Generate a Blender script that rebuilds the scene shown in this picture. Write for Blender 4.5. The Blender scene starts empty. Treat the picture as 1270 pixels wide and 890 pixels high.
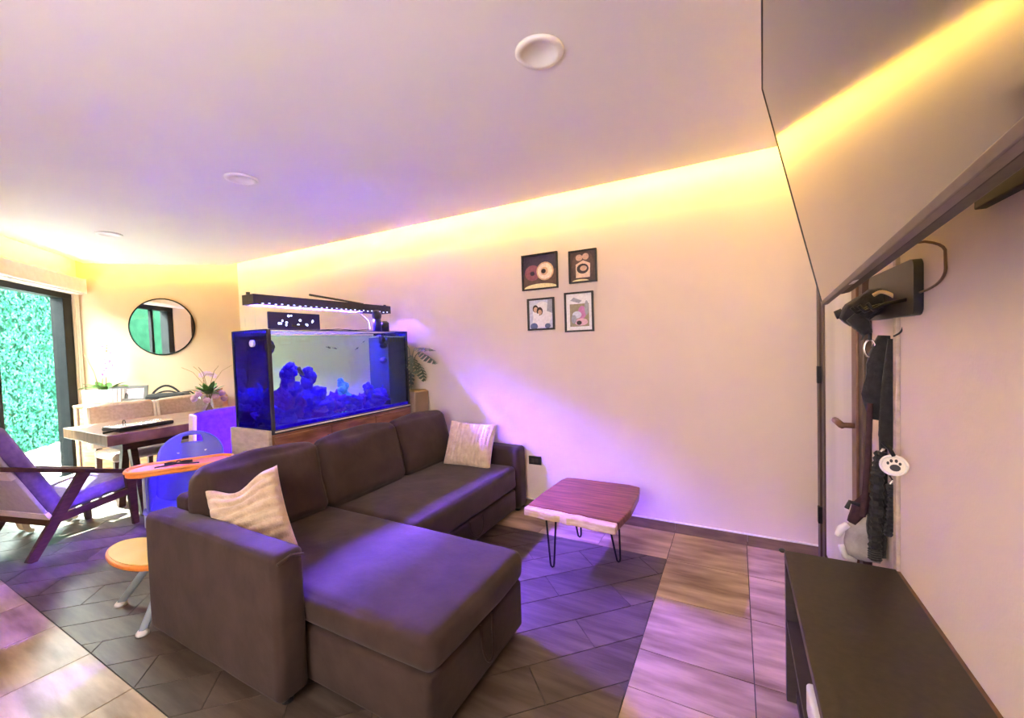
import bpy, bmesh, math, random
from mathutils import Vector, Matrix, noise
random.seed(7)
S = bpy.context.scene
COL = S.collection
PI = math.pi

# ------------------------------------------------------------------ camera
CAM_H = 1.36
YAW, PITCH, ROLL, FPX = -0.495154, 0.0332248, 0.0321470, 513.46
def camera_axes():
    f = Vector((math.sin(YAW)*math.cos(PITCH), math.cos(YAW)*math.cos(PITCH), -math.sin(PITCH)))
    r = Vector((math.cos(YAW), -math.sin(YAW), 0))
    d = f.cross(r)
    r2 = math.cos(ROLL)*r + math.sin(ROLL)*d
    d2 = -math.sin(ROLL)*r + math.cos(ROLL)*d
    return r2, d2, f
_r, _d, _f = camera_axes()
cd = bpy.data.cameras.new('camera'); cam = bpy.data.objects.new('camera', cd); COL.objects.link(cam)
cam.matrix_world = Matrix(((_r.x, -_d.x, -_f.x, 0), (_r.y, -_d.y, -_f.y, 0), (_r.z, -_d.z, -_f.z, CAM_H), (0, 0, 0, 1)))
cd.sensor_fit = 'HORIZONTAL'; cd.sensor_width = 36; cd.lens = FPX/1270*36; cd.clip_start = 0.02
S.camera = cam

# ------------------------------------------------------------------ world, sun, exposure
W = bpy.data.worlds.new('sky'); S.world = W; W.use_nodes = True
bg = W.node_tree.nodes['Background']; bg.inputs[0].default_value = (1.0, 0.955, 0.96, 1); bg.inputs[1].default_value = 26.0
sun_d = bpy.data.lights.new('sun', 'SUN'); sun_d.energy = 34; sun_d.angle = math.radians(1.5); sun_d.color = (1, 0.96, 0.88)
sun = bpy.data.objects.new('sun', sun_d); COL.objects.link(sun)
_sd = Vector((0.95, 0.15, -1.05)).normalized()
sun.rotation_euler = _sd.to_track_quat('-Z', 'Y').to_euler()
S.view_settings.view_transform = 'Standard'; S.view_settings.look = 'None'
S.view_settings.exposure = 1.5; S.cycles.sample_clamp_indirect = 60; S.view_settings.gamma = 1.0; S.view_settings.use_curve_mapping = False
COVE_E, LED_E = 18.0, 4200.0

# ------------------------------------------------------------------ materials
def mat(name, color, rough=0.6, metal=0.0, var=None, scale=8.0, stretch=(1,1,1), rotz=0.0, bump=0.0, bscale=None, spec=0.5,
        sheen=0.0, rnd=0.0, detail=4.0, emit=None, estr=0.0, coat=0.0, trans=0.0, lo=.35, hi=.65):
    m = bpy.data.materials.new(name); m.use_nodes = True
    nt = m.node_tree; P = nt.nodes['Principled BSDF']
    P.inputs['Base Color'].default_value = (*color, 1); P.inputs['Roughness'].default_value = rough
    P.inputs['Metallic'].default_value = metal; P.inputs['Specular IOR Level'].default_value = spec
    P.inputs['Sheen Weight'].default_value = sheen; P.inputs['Coat Weight'].default_value = coat
    if trans: P.inputs['Transmission Weight'].default_value = trans
    if emit: P.inputs['Emission Color'].default_value = (*emit, 1); P.inputs['Emission Strength'].default_value = estr
    N = nt.nodes; L = nt.links
    if var or bump:
        tc = N.new('ShaderNodeTexCoord'); mp = N.new('ShaderNodeMapping')
        mp.inputs['Scale'].default_value = stretch; mp.inputs['Rotation'].default_value = (0, 0, rotz)
        L.new(tc.outputs['Object'], mp.inputs['Vector'])
        nz = N.new('ShaderNodeTexNoise'); nz.inputs['Scale'].default_value = scale; nz.inputs['Detail'].default_value = detail
        vec = mp.outputs['Vector']
        if rnd:
            oi = N.new('ShaderNodeObjectInfo'); ad = N.new('ShaderNodeVectorMath'); ad.operation = 'ADD'
            mu = N.new('ShaderNodeMath'); mu.operation = 'MULTIPLY'; mu.inputs[1].default_value = 40
            L.new(oi.outputs['Random'], mu.inputs[0]); L.new(vec, ad.inputs[0]); L.new(mu.outputs[0], ad.inputs[1]); vec = ad.outputs[0]
        L.new(vec, nz.inputs['Vector'])
        if var:
            cr = N.new('ShaderNodeValToRGB'); cr.color_ramp.elements[0].position = lo; cr.color_ramp.elements[1].position = hi
            cr.color_ramp.elements[0].color = (*color, 1); cr.color_ramp.elements[1].color = (*var, 1)
            L.new(nz.outputs['Fac'], cr.inputs['Fac']); out = cr.outputs['Color']
            if rnd:
                hv = N.new('ShaderNodeHueSaturation'); mr = N.new('ShaderNodeMapRange')
                mr.inputs['To Min'].default_value = 1 - rnd; mr.inputs['To Max'].default_value = 1 + rnd
                L.new(oi.outputs['Random'], mr.inputs['Value']); L.new(mr.outputs[0], hv.inputs['Value'])
                L.new(out, hv.inputs['Color']); out = hv.outputs['Color']
            L.new(out, P.inputs['Base Color'])
        if bump:
            n2 = N.new('ShaderNodeTexNoise'); n2.inputs['Scale'].default_value = bscale or scale; n2.inputs['Detail'].default_value = 3
            L.new(vec, n2.inputs['Vector'])
            b = N.new('ShaderNodeBump'); b.inputs['Strength'].default_value = bump; b.inputs['Distance'].default_value = 0.01
            L.new(n2.outputs['Fac'], b.inputs['Height']); L.new(b.outputs['Normal'], P.inputs['Normal'])
    return m

def glass(name, tint=(1, 1, 1), gloss=0.06, rough=0.0):
    m = bpy.data.materials.new(name); m.use_nodes = True; nt = m.node_tree; N = nt.nodes; L = nt.links
    N.remove(N['Principled BSDF']); o = N['Material Output']
    t = N.new('ShaderNodeBsdfTransparent'); t.inputs[0].default_value = (*tint, 1)
    g = N.new('ShaderNodeBsdfGlossy'); g.inputs['Roughness'].default_value = rough
    x = N.new('ShaderNodeMixShader'); x.inputs[0].default_value = gloss
    L.new(t.outputs[0], x.inputs[1]); L.new(g.outputs[0], x.inputs[2]); L.new(x.outputs[0], o.inputs[0])
    return m

M = {}
M['wall'] = mat('wall_paint', (.83, .71, .615), .85, var=(.79, .67, .575), scale=1.6, bump=.05, bscale=120)
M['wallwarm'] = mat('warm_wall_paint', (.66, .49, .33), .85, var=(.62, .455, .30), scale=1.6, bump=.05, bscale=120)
M['ceil'] = mat('ceiling_paint', (.86, .84, .83), .9, var=(.83, .81, .80), scale=1.1, bump=.03, bscale=90)
M['grout'] = mat('grout', (.10, .085, .075), .9, var=(.07, .06, .05), scale=40)
M['plank'] = mat('grey_brown_plank', (.066, .047, .036), .42, var=(.13, .098, .078), scale=3.2, stretch=(1, 7, 1), rotz=-PI/4, rnd=.12, bump=.08, bscale=14, spec=.4, detail=6)
M['tile'] = mat('oak_tile', (.20, .125, .07), .36, var=(.62, .47, .31), scale=2.6, stretch=(1, 5, 1), lo=.3, hi=.68, rnd=.13, bump=.06, bscale=12, spec=.45, detail=7)
M['base'] = mat('baseboard_wood', (.16, .10, .07), .5, var=(.24, .16, .11), scale=6, stretch=(1, 1, 6))
M['white'] = mat('white_paint', (.88, .87, .85), .5, var=(.84, .83, .81), scale=5)
M['sofa'] = mat('brown_microfibre', (.042, .025, .019), .85, var=(.060, .037, .029), scale=7, bump=.28, bscale=13, sheen=.12, spec=.2)
M['furpill'] = mat('cream_plush', (.66, .50, .32), .95, var=(.78, .63, .44), scale=26, bump=.5, bscale=120, sheen=.5, spec=.1)
M['pillback'] = mat('cream_backing', (.86, .83, .78), .9, var=(.80, .77, .72), scale=30)
M['walnut'] = mat('red_walnut', (.13, .035, .018), .38, var=(.29, .10, .05), scale=4, stretch=(1.2, 14, 6), detail=7, bump=.05, bscale=18, spec=.4)
M['sap'] = mat('pale_sapwood', (.62, .42, .22), .5, var=(.82, .65, .42), scale=5, stretch=(2, 8, 8), bump=.15, bscale=12)
M['blackmetal'] = mat('black_metal', (.012, .012, .014), .45, .6, var=(.02, .02, .022), scale=20)
M['blackplastic'] = mat('black_plastic', (.014, .014, .017), .42, var=(.022, .022, .026), scale=30)
M['darkwood'] = mat('dark_brown_wood', (.05, .018, .009), .5, var=(.085, .034, .018), scale=5, stretch=(3, 3, 14))
M['cabtop'] = mat('charcoal_brown_laminate', (.030, .024, .018), .38, var=(.040, .032, .025), scale=50, bump=.04, bscale=300, spec=.35)
M['cabside'] = mat('brown_laminate', (.05, .038, .032), .5, var=(.065, .05, .042), scale=12, stretch=(1, 1, 6))
M['orangewood'] = mat('honey_wood', (.50, .24, .10), .45, var=(.68, .38, .19), scale=4, stretch=(2, 2, 9), rnd=.06)
M['tablewood'] = mat('brown_table_wood', (.17, .08, .045), .35, var=(.29, .16, .095), scale=4, stretch=(9, 2, 2))
M['palewood'] = mat('pale_grey_wood', (.46, .37, .30), .5, var=(.60, .50, .42), scale=4, stretch=(3, 3, 9))
M['standwood'] = mat('stand_brown_wood', (.17, .066, .028), .4, var=(.33, .15, .07), scale=4, stretch=(2, 1.5, 8))
M['beige'] = mat('beige_fabric', (.50, .38, .31), .9, var=(.60, .47, .39), scale=40, bump=.15, bscale=200, sheen=.3, spec=.15)
M['cream'] = mat('cream_fabric', (.86, .80, .72), .9, var=(.80, .74, .66), scale=20)
M['violet'] = mat('tank_lit_beige_fabric', (.075, .015, .30), .88, var=(.10, .025, .36), scale=30, bump=.12, bscale=150, sheen=.2, spec=.15)  # beige cloth coloured violet: the tank lamp's light is put into its colour
M['violetgrey'] = mat('tank_lit_grey_fabric', (.20, .125, .36), .88, var=(.26, .17, .43), scale=30, bump=.15, bscale=160, sheen=.3, spec=.15)  # grey cloth with the violet of the tank lamp mixed into its colour
M['greyfab'] = mat('pale_grey_fabric', (.55, .52, .52), .9, var=(.62, .59, .59), scale=30)
M['hcblue'] = mat('tank_lit_blue_plastic', (.13, .14, .62), .4, var=(.16, .17, .68), scale=4)  # grey-blue shell, its colour deepened to carry the tank lamp's blue light
M['hcgrey'] = mat('blue_grey_plastic', (.36, .44, .48), .45, var=(.42, .50, .54), scale=6)
M['orange'] = mat('orange_plastic', (.90, .30, .04), .4, var=(.95, .36, .06), scale=5)
M['yellow'] = mat('yellow_plastic', (.95, .62, .12), .45, var=(.98, .68, .17), scale=5)
M['red'] = mat('coral_plastic', (.80, .20, .10), .45, var=(.86, .26, .14), scale=5)
M['mirror'] = mat('mirror_silver', (.95, .95, .95), .02, 1.0)
M['screen'] = mat('tv_screen', (.008, .008, .009), .13, spec=1.0, coat=.6)
M['screen'].node_tree.nodes['Principled BSDF'].inputs['Coat Roughness'].default_value = .1
M['screen'].node_tree.nodes['Principled BSDF'].inputs['IOR'].default_value = 1.8
M['tvgrey'] = mat('taupe_metal', (.12, .095, .08), .42, .4, var=(.14, .11, .092), scale=60)
M['tvback'] = mat('grey_brown_housing', (.055, .045, .04), .6, var=(.07, .058, .05), scale=40)
M['glass'] = glass('clear_glass', (.97, 1, 1), .05)
M['winglass'] = glass('window_glass', (.88, .97, .95), .012)
M['fillglass'] = glass('tinted_fill_glass', (.45, .43, .425), .03)  # darkened panes that limit the fill from the added window behind the camera
def refract(name, col, ior):
    m = bpy.data.materials.new(name); m.use_nodes = True; nt = m.node_tree; N = nt.nodes
    N.remove(N['Principled BSDF']); g = N.new('ShaderNodeBsdfGlass'); g.inputs['Color'].default_value = (*col, 1); g.inputs['IOR'].default_value = ior; g.inputs['Roughness'].default_value = 0
    nt.links.new(g.outputs[0], N['Material Output'].inputs[0]); return m
M['water'] = refract('tank_water', (.84, .97, 1.0), 1.33)
M['aquaglass'] = glass('water_tinted_glass', (.92, .99, 1.0), .012)
M['blueglass'] = glass('blue_film_glass', (.10, .13, .50), .05)
M['bluebox'] = mat('blue_acrylic', (.006, .005, .075), .3, var=(.009, .008, .11), scale=5)
M['rock'] = mat('reef_rock', (.004, .0025, .10), .8, var=(.010, .007, .28), scale=22, bump=.8, bscale=40, rnd=.2, spec=.1, emit=(.03, .0, 1.0), estr=.10)  # lamp's blue put into the base colour; added glow stands in for fluorescence
M['rockp'] = mat('violet_lit_coral', (.015, .003, .11), .8, var=(.035, .008, .25), scale=26, bump=.8, bscale=50, rnd=.2, spec=.1, emit=(.12, .0, 1.0), estr=.08)  # violet tank light painted into the colour, with a small added glow
M['rockc'] = mat('cyan_coral', (.03, .25, .40), .7, var=(.10, .50, .60), scale=30, bump=.6, bscale=60)
M['fish'] = mat('dark_fish', (.02, .03, .06), .4, var=(.05, .06, .10), scale=40)
M['led'] = mat('blue_led', (.02, .02, .1), .5, emit=(.19, .075, 1.0), estr=LED_E)
M['ledchip'] = mat('white_led_chip', (.5, .6, 1), .4, emit=(.45, .5, 1.0), estr=1.6)
M['cove'] = mat('warm_led', (.9, .7, .3), .5, emit=(1.0, .66, .12), estr=COVE_E)
M['diffuser'] = mat('lamp_diffuser', (.85, .83, .82), .5, emit=(1, .95, .92), estr=.35)
M['leaf'] = mat('green_leaf', (.05, .17, .03), .45, var=(.12, .32, .06), scale=14, rnd=.2)
M['leafgrey'] = mat('grey_green_leaf', (.07, .10, .08), .5, var=(.14, .18, .15), scale=14)
M['hedge'] = mat('hedge_leaf', (.006, .036, .022), .9, spec=0.0, var=(.022, .085, .058), scale=9, lo=.4, hi=.6, detail=8)
M['hedgeback'] = mat('hedge_board', (.005, .02, .012), .9, spec=0.0, var=(.008, .03, .018), scale=8)
M['petal'] = mat('orchid_petal', (.62, .46, .60), .6, var=(.55, .33, .52), scale=60)
M['orchidlip'] = mat('orchid_lip', (.40, .08, .30), .5, var=(.5, .12, .4), scale=50)
M['stem'] = mat('brown_stem', (.28, .18, .08), .7, var=(.34, .26, .12), scale=30)
M['ceramic'] = mat('white_ceramic', (.88, .88, .90), .35, var=(.82, .84, .90), scale=8)
M['potblue'] = mat('blue_white_ceramic', (.50, .52, .62), .4, var=(.58, .60, .68), scale=8)
M['tan'] = mat('taupe_planter', (.30, .22, .18), .7, var=(.36, .27, .22), scale=10)
M['frameblk'] = mat('black_frame', (.010, .010, .011), .35, var=(.018, .018, .02), scale=30)
M['framegrey'] = mat('taupe_frame', (.085, .068, .06), .5, var=(.11, .09, .078), scale=14)
M['doorframe'] = mat('bronze_frame', (.085, .058, .045), .4, .5, var=(.12, .085, .066), scale=12, stretch=(1, 1, .2))
M['frost'] = mat('frosted_panel', (.66, .68, .60), .55, var=(.76, .77, .70), scale=5, stretch=(1, 1, .25))
M['bronzehandle'] = mat('brown_handle', (.16, .085, .05), .4, .4, var=(.22, .12, .07), scale=20)
M['windark'] = mat('anthracite_frame', (.004, .005, .006), .55, 0.0, var=(.007, .008, .009), scale=10, spec=.15)
M['blackcloth'] = mat('black_cloth', (.012, .012, .015), .9, var=(.024, .024, .028), scale=40, bump=.3, bscale=90, sheen=.15)
M['greycloth'] = mat('grey_mesh_cloth', (.34, .31, .30), .9, var=(.50, .47, .46), scale=14, bump=.3, bscale=90)
M['wineloth'] = mat('dark_wine_webbing', (.035, .014, .022), .85, var=(.06, .025, .035), scale=40)
M['chrome'] = mat('chrome', (.8, .8, .8), .2, 1.0, var=(.75, .75, .76), scale=20)
M['tagcream'] = mat('cream_enamel', (.82, .78, .66), .35, var=(.86, .83, .74), scale=14)
M['fur'] = mat('cream_fur', (.80, .68, .48), .95, var=(.90, .82, .66), scale=20, bump=.4, bscale=90, sheen=.3)
M['green'] = mat('dark_green_fabric', (.012, .06, .035), .9, var=(.02, .085, .05), scale=20)
M['stone'] = mat('patio_stone', (.62, .60, .56), .8, var=(.74, .72, .68), scale=5)
M['eye'] = mat('dark_eye', (.01, .01, .01), .2)
for n, c in dict(pNight=(.035, .022, .045), pBrown=(.10, .055, .04), pDand=(.62, .42, .20), pDand2=(.82, .70, .48), pMauve=(.22, .07, .10), pHill=(.85, .76, .40),
                 pSepia=(.06, .03, .022), pSkin=(.60, .40, .26), pSkin2=(.75, .58, .42), pHair=(.03, .015, .012), pPale=(.62, .66, .76), pWhite=(.88, .87, .86),
                 pDenim=(.10, .14, .26), pGreyB=(.34, .36, .40), pPink=(.55, .20, .45), pRose=(.70, .45, .55), pOlive=(.30, .26, .16)).items():
    M[n] = mat('print_'+n[1:].lower(), c, .45, var=tuple(min(1, x*1.25+.01) for x in c), scale=60)

# ------------------------------------------------------------------ mesh helpers
ORG = {}
def chaikin(P, it=2):
    P = [Vector(p) for p in P]
    for _ in range(it):
        Q = [P[0]]
        for a, b in zip(P[:-1], P[1:]): Q += [a*.75+b*.25, a*.25+b*.75]
        P = Q+[P[-1]]
    return P
class MB:
    def __init__(s): s.v = []; s.f = []; s.mi = []
    def add(s, vs, fs, mi=0):
        b = len(s.v); s.v += [Vector(v) for v in vs]; s.f += [[b+i for i in f] for f in fs]; s.mi += [mi]*len(fs); return s
    def box(s, lo, hi, mi=0):
        x0, y0, z0 = lo; x1, y1, z1 = hi
        return s.add([(x0,y0,z0),(x1,y0,z0),(x1,y1,z0),(x0,y1,z0),(x0,y0,z1),(x1,y0,z1),(x1,y1,z1),(x0,y1,z1)],
                     [(0,3,2,1),(4,5,6,7),(0,1,5,4),(1,2,6,5),(2,3,7,6),(3,0,4,7)], mi)
    def obox(s, c, ax, ay, az, mi=0):       # oriented box from centre and half-axis vectors
        c = Vector(c); ax = Vector(ax); ay = Vector(ay); az = Vector(az)
        P = [c+i*ax+j*ay+k*az for k in (-1, 1) for i, j in ((-1,-1),(1,-1),(1,1),(-1,1))]
        if ax.cross(ay).dot(az) < 0: P = P[4:] + P[:4]
        return s.add(P, [(0,3,2,1),(4,5,6,7),(0,1,5,4),(1,2,6,5),(2,3,7,6),(3,0,4,7)], mi)
    def bar(s, p0, p1, w, h, up=(0,0,1), w1=None, h1=None, mi=0):
        p0 = Vector(p0); p1 = Vector(p1); d = (p1-p0).normalized(); u = Vector(up)
        a = d.cross(u).normalized(); u = a.cross(d).normalized(); w1 = w if w1 is None else w1; h1 = h if h1 is None else h1
        P = []
        for p, ww, hh in ((p0, w, h), (p1, w1, h1)):
            P += [p-a*ww/2-u*hh/2, p+a*ww/2-u*hh/2, p+a*ww/2+u*hh/2, p-a*ww/2+u*hh/2]
        return s.add(P, [(0,3,2,1),(4,5,6,7),(0,1,5,4),(1,2,6,5),(2,3,7,6),(3,0,4,7)], mi)
    def prism(s, poly, z0, z1, mi=0):       # poly: xy points
        n = len(poly)
        if sum(poly[i][0]*poly[(i+1) % n][1]-poly[(i+1) % n][0]*poly[i][1] for i in range(n)) < 0: poly = poly[::-1]
        return s.add([(x, y, z0) for x, y in poly]+[(x, y, z1) for x, y in poly],
                     [list(range(n))[::-1], list(range(n, 2*n))]+[(i, (i+1) % n, n+(i+1) % n, n+i) for i in range(n)], mi)
    def plate(s, o, ux, uy, nn, poly, th, mi=0):   # polygon in a plane (o + x*ux + y*uy), thickness th along nn
        o = Vector(o); ux = Vector(ux); uy = Vector(uy); nn = Vector(nn); n = len(poly)
        A = [o+ux*x+uy*y for x, y in poly]; B = [p+nn*th for p in A]
        return s.add(A+B, [list(range(n))[::-1], list(range(n, 2*n))]+[(i, (i+1) % n, n+(i+1) % n, n+i) for i in range(n)], mi)
    def tube(s, pts, r, n=8, mi=0, cap=True):
        pts = [Vector(p) for p in pts]; R = r if isinstance(r, (list, tuple)) else [r]*len(pts)
        V = []; F = []; prev = None
        for i, p in enumerate(pts):
            d = (pts[min(i+1, len(pts)-1)]-pts[max(i-1, 0)]).normalized()
            if prev is None:
                a = d.cross(Vector((0, 0, 1)));
                if a.length < 1e-3: a = d.cross(Vector((1, 0, 0)))
            else: a = prev-d*prev.dot(d)
            a.normalize(); prev = a; b = d.cross(a)
            V += [p+(a*math.cos(2*PI*k/n)+b*math.sin(2*PI*k/n))*R[i] for k in range(n)]
        for i in range(len(pts)-1):
            F += [(i*n+k, i*n+(k+1) % n, (i+1)*n+(k+1) % n, (i+1)*n+k) for k in range(n)]
        if cap: F += [list(range(n))[::-1], list(range((len(pts)-1)*n, len(pts)*n))]
        return s.add(V, F, mi)
    def lathe(s, prof, c=(0,0,0), n=24, mi=0, sx=1, sy=1):
        c = Vector(c); V = []; F = []
        for r, z in prof: V += [c+Vector((sx*r*math.cos(2*PI*k/n), sy*r*math.sin(2*PI*k/n), z)) for k in range(n)]
        for i in range(len(prof)-1): F += [(i*n+k, i*n+(k+1) % n, (i+1)*n+(k+1) % n, (i+1)*n+k) for k in range(n)]
        if prof[0][0] > 1e-6: F.append(list(range(n))[::-1])
        if prof[-1][0] > 1e-6: F.append(list(range((len(prof)-1)*n, len(prof)*n)))
        return s.add(V, F, mi)
    def ball(s, c, r, n=12, m=8, mi=0, rot=None, nz=0.0, seed=0):
        r = r if isinstance(r, (list, tuple)) else (r, r, r); c = Vector(c); V = []; F = []
        for i in range(m+1):
            t = PI*i/m
            for k in range(n):
                p = Vector((math.sin(t)*math.cos(2*PI*k/n), math.sin(t)*math.sin(2*PI*k/n), math.cos(t)))
                if nz: p *= 1+nz*noise.noise(p*2.3+Vector((seed*3.1, seed, 0)))+nz*.6*noise.noise(p*5+Vector((seed, 0, seed*2)))
                p = Vector((p.x*r[0], p.y*r[1], p.z*r[2]))
                V.append(c+(rot @ p if rot else p))
        for i in range(m): F += [(i*n+k, (i+1)*n+k, (i+1)*n+(k+1) % n, i*n+(k+1) % n) for k in range(n)]
        return s.add(V, F, mi)
    def rbox(s, lo, hi, r, puff=0.0, wr=0.0, n=9, seed=0, fr=None, k=4):   # soft rounded cushion block
        lo = Vector(lo); hi = Vector(hi); c = (lo+hi)/2; h = (hi-lo)/2
        def axis(i):
            a = [-h[i]+r*(1-math.cos(PI/2*q/k))*0+r*q/k for q in range(k)]
            a += [-(h[i]-r)+2*(h[i]-r)*q/n for q in range(n+1)]
            a += [h[i]-r+r*(q+1)/k for q in range(k)]
            return a
        for d in range(3):
            u, v = (d+1) % 3, (d+2) % 3; A, B = axis(u), axis(v)
            for sg in (-1, 1):
                V = []; F = []
                for a in A:
                    for b in B:
                        p = Vector((0, 0, 0)); p[d] = sg*h[d]; p[u] = a; p[v] = b
                        q = Vector([max(-(h[i]-r), min(h[i]-r, p[i])) for i in range(3)])
                        e = p-q
                        w = q+e.normalized()*r
                        if puff:
                            w[d] += sg*puff*(1-(a/h[u])**2)*(1-(b/h[v])**2)
                        if wr:
                            g = noise.noise(Vector((w.x*5+seed, w.y*5, w.z*5)))+.5*noise.noise(Vector((w.x*14, w.y*9+seed, w.z*14)))
                            w += w.normalized()*wr*g
                        w = c+w
                        V.append(fr @ w if fr else w)
                nb = len(B)
                for i in range(len(A)-1):
                    for j in range(nb-1):
                        f = (i*nb+j, (i+1)*nb+j, (i+1)*nb+j+1, i*nb+j+1)
                        F.append(f if sg > 0 else f[::-1])
                s.add(V, F)
        return s
    def build(s, name, m, parent=None, smooth=False, bevel=0, seg=2, weld=False, sub=0, org=None):
        o0 = Vector(org) if org is not None else ORG.get(parent.name if parent else None, Vector((0, 0, 0)))
        me = bpy.data.meshes.new(name); me.from_pydata([tuple(v-o0) for v in s.v], [], s.f)
        ms = m if isinstance(m, (list, tuple)) else [m]
        for q in ms: me.materials.append(M[q])
        for p, i in zip(me.polygons, s.mi): p.material_index = i
        if weld:
            bm = bmesh.new(); bm.from_mesh(me); bmesh.ops.remove_doubles(bm, verts=bm.verts, dist=1e-5)
            bmesh.ops.recalc_face_normals(bm, faces=bm.faces); bm.to_mesh(me); bm.free()
        if smooth:
            for p in me.polygons: p.use_smooth = True
        me.update()
        o = bpy.data.objects.new(name, me); COL.objects.link(o)
        if parent: o.parent = parent; ORG[o.name] = o0
        elif org is not None: o.location = o0
        if bevel:
            b = o.modifiers.new('b', 'BEVEL'); b.width = bevel; b.segments = seg; b.limit_method = 'ANGLE'; b.angle_limit = math.radians(40)
        if sub:
            u = o.modifiers.new('s', 'SUBSURF'); u.levels = u.render_levels = sub
        return o
def tag(o, label, cat, group=None):
    o['label'] = label; o['category'] = cat
    if group: o['group'] = group
    return o
def struct(o): o['kind'] = 'structure'; return o
def thing(name, label, cat, loc=(0, 0, 0), rz=0.0, group=None, world=True):
    """an Empty at the thing's base; world=True: its parts are given in world coordinates"""
    o = bpy.data.objects.new(name, None); COL.objects.link(o); o.location = loc; o.rotation_euler = (0, 0, rz); o.empty_display_size = .1
    ORG[o.name] = Vector(loc) if world else Vector((0, 0, 0))
    return tag(o, label, cat, group)
def dup(root, loc, rz, label=None):
    r = root.copy(); COL.objects.link(r); r.location = loc; r.rotation_euler = (0, 0, rz)
    if label: r['label'] = label
    for ch in list(root.children):
        c = ch.copy(); COL.objects.link(c); c.parent = r
        for g in ch.children: d = g.copy(); COL.objects.link(d); d.parent = c
    return r
def ell(cx, cy, rx, ry, n=16, a0=0, a1=2*PI): return [(cx+rx*math.cos(a0+(a1-a0)*k/n), cy+ry*math.sin(a0+(a1-a0)*k/n)) for k in range(n if a1-a0 > 6.2 else n+1)]
def rrect(x0, y0, x1, y1, r, k=5):
    P = []
    for cx, cy, a in ((x1-r, y1-r, 0), (x0+r, y1-r, PI/2), (x0+r, y0+r, PI), (x1-r, y0+r, 1.5*PI)):
        P += [(cx+r*math.cos(a+PI/2*q/k), cy+r*math.sin(a+PI/2*q/k)) for q in range(k+1)]
    return P

# ------------------------------------------------------------------ room shell
D, XR, HC, HT = 3.073, 0.481, 2.472, 2.62
A = Vector((-6.90, 1.92, 0)); B = Vector((-5.65, D, 0))
m_ = (B-A).normalized(); n_ = Vector((m_.y, -m_.x, 0))          # mirror wall: along, into the room
w_ = Vector((.772, -.635, 0)).normalized(); nw = Vector((-w_.y, w_.x, 0))   # garden wall: along, into the room
WE = A+w_*4.6
YN = WE.y
def quadwall(p, q, nin, z0, z1, th=.14):
    return MB().prism([(p.x, p.y), (q.x, q.y), (q.x-nin.x*th, q.y-nin.y*th), (p.x-nin.x*th, p.y-nin.y*th)], z0, z1)
struct(MB().box((B.x-.02, D, 0), (XR+.14, D+.14, HT)).build('wall_back', 'wall'))
struct(quadwall(A-m_*.14, B+m_*.05, n_, 0, HT).build('wall_left', 'wallwarm'))
struct(MB().box((XR, YN-.14, 0), (XR+.14, D, HT)).build('wall_right', 'wall'))
nwl = MB(); NX0, NX1, NZ0, NZ1 = -1.75, -.15, .95, 2.15
for lo, hi in (((WE.x-.1, 0), (NX0, HT)), ((NX1, 0), (XR, HT)), ((NX0, 0), (NX1, NZ0)), ((NX0, NZ1), (NX1, HT))): nwl.box((lo[0], YN-.14, lo[1]), (hi[0], YN, hi[1]))
struct(nwl.build('wall_near', 'wall'))
w2 = struct(MB().box((NX0, YN-.10, NZ0), (NX1, YN-.04, NZ0+.05)).build('fill_window', 'windark'))  # window added behind the camera to let in fill light
MB().box((NX0, YN-.10, NZ1-.05), (NX1, YN-.04, NZ1)).build('window_head', 'windark', w2)
for x in (NX0, (NX0+NX1)/2-.025, NX1-.05): MB().box((x, YN-.10, NZ0+.05), (x+.05, YN-.04, NZ1-.05)).build('window_stile', 'windark', w2)
for x0, x1 in ((NX0+.05, (NX0+NX1)/2-.025), ((NX0+NX1)/2+.025, NX1-.05)): MB().box((x0, YN-.073, NZ0+.05), (x1, YN-.068, NZ1-.05)).build('window_pane', 'fillglass', w2)
T0, T1, ZW = .10, 1.66, 2.12
gw = MB()
for a, b, z0, z1 in ((-.0, T0, 0, HT), (T0, T1, ZW, HT), (T1, 4.6, 0, HT)):
    p, q = A+w_*a, A+w_*b
    gw.prism([(p.x, p.y), (q.x, q.y), (q.x-nw.x*.14, q.y-nw.y*.14), (p.x-nw.x*.14, p.y-nw.y*.14)], z0, z1)
struct(gw.build('wall_garden', 'wall'))
def inset(d):   # room outline moved d into the room (ceiling panel leaves a slot for the cove light)
    def isect(p, u, q, v):
        det = u.x*(-v.y)-(-v.x)*u.y; r = q-p; t = (r.x*(-v.y)-(-v.x)*r.y)/det; return p+u*t
    X = Vector((1, 0, 0)); Y = Vector((0, 1, 0))
    L = [(Vector((0, D-d, 0)), X), (A+n_*d, m_), (A+nw*d, w_), (Vector((0, YN+.0, 0)), X), (Vector((XR-d, 0, 0)), Y)]
    return [(p.x, p.y) for p in (isect(*L[i], *L[(i+1) % 5]) for i in range(5))]
SLOT = .15
ceil = struct(MB().prism(inset(SLOT), HC, HC+.05).build('ceiling', 'ceil'))
struct(MB().prism(inset(-.13), HT, HT+.1).build('ceiling_slab', 'ceil'))
i1 = inset(SLOT-.002)
def coverun(i, j, name='cove_led_strip'):      # vertical strip on the hidden edge of the panel, facing the wall
    MB().add([(*i1[i], HC+.006), (*i1[j], HC+.006), (*i1[j], HC+.046), (*i1[i], HC+.046)], [(0, 1, 2, 3)]).build(name, 'cove', ceil)
# outline order: 0 back/left corner, 1 left/garden, 2 garden/near, 3 near/right, 4 right/back
coverun(4, 0); coverun(0, 1); coverun(1, 2); coverun(3, 4)

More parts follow.
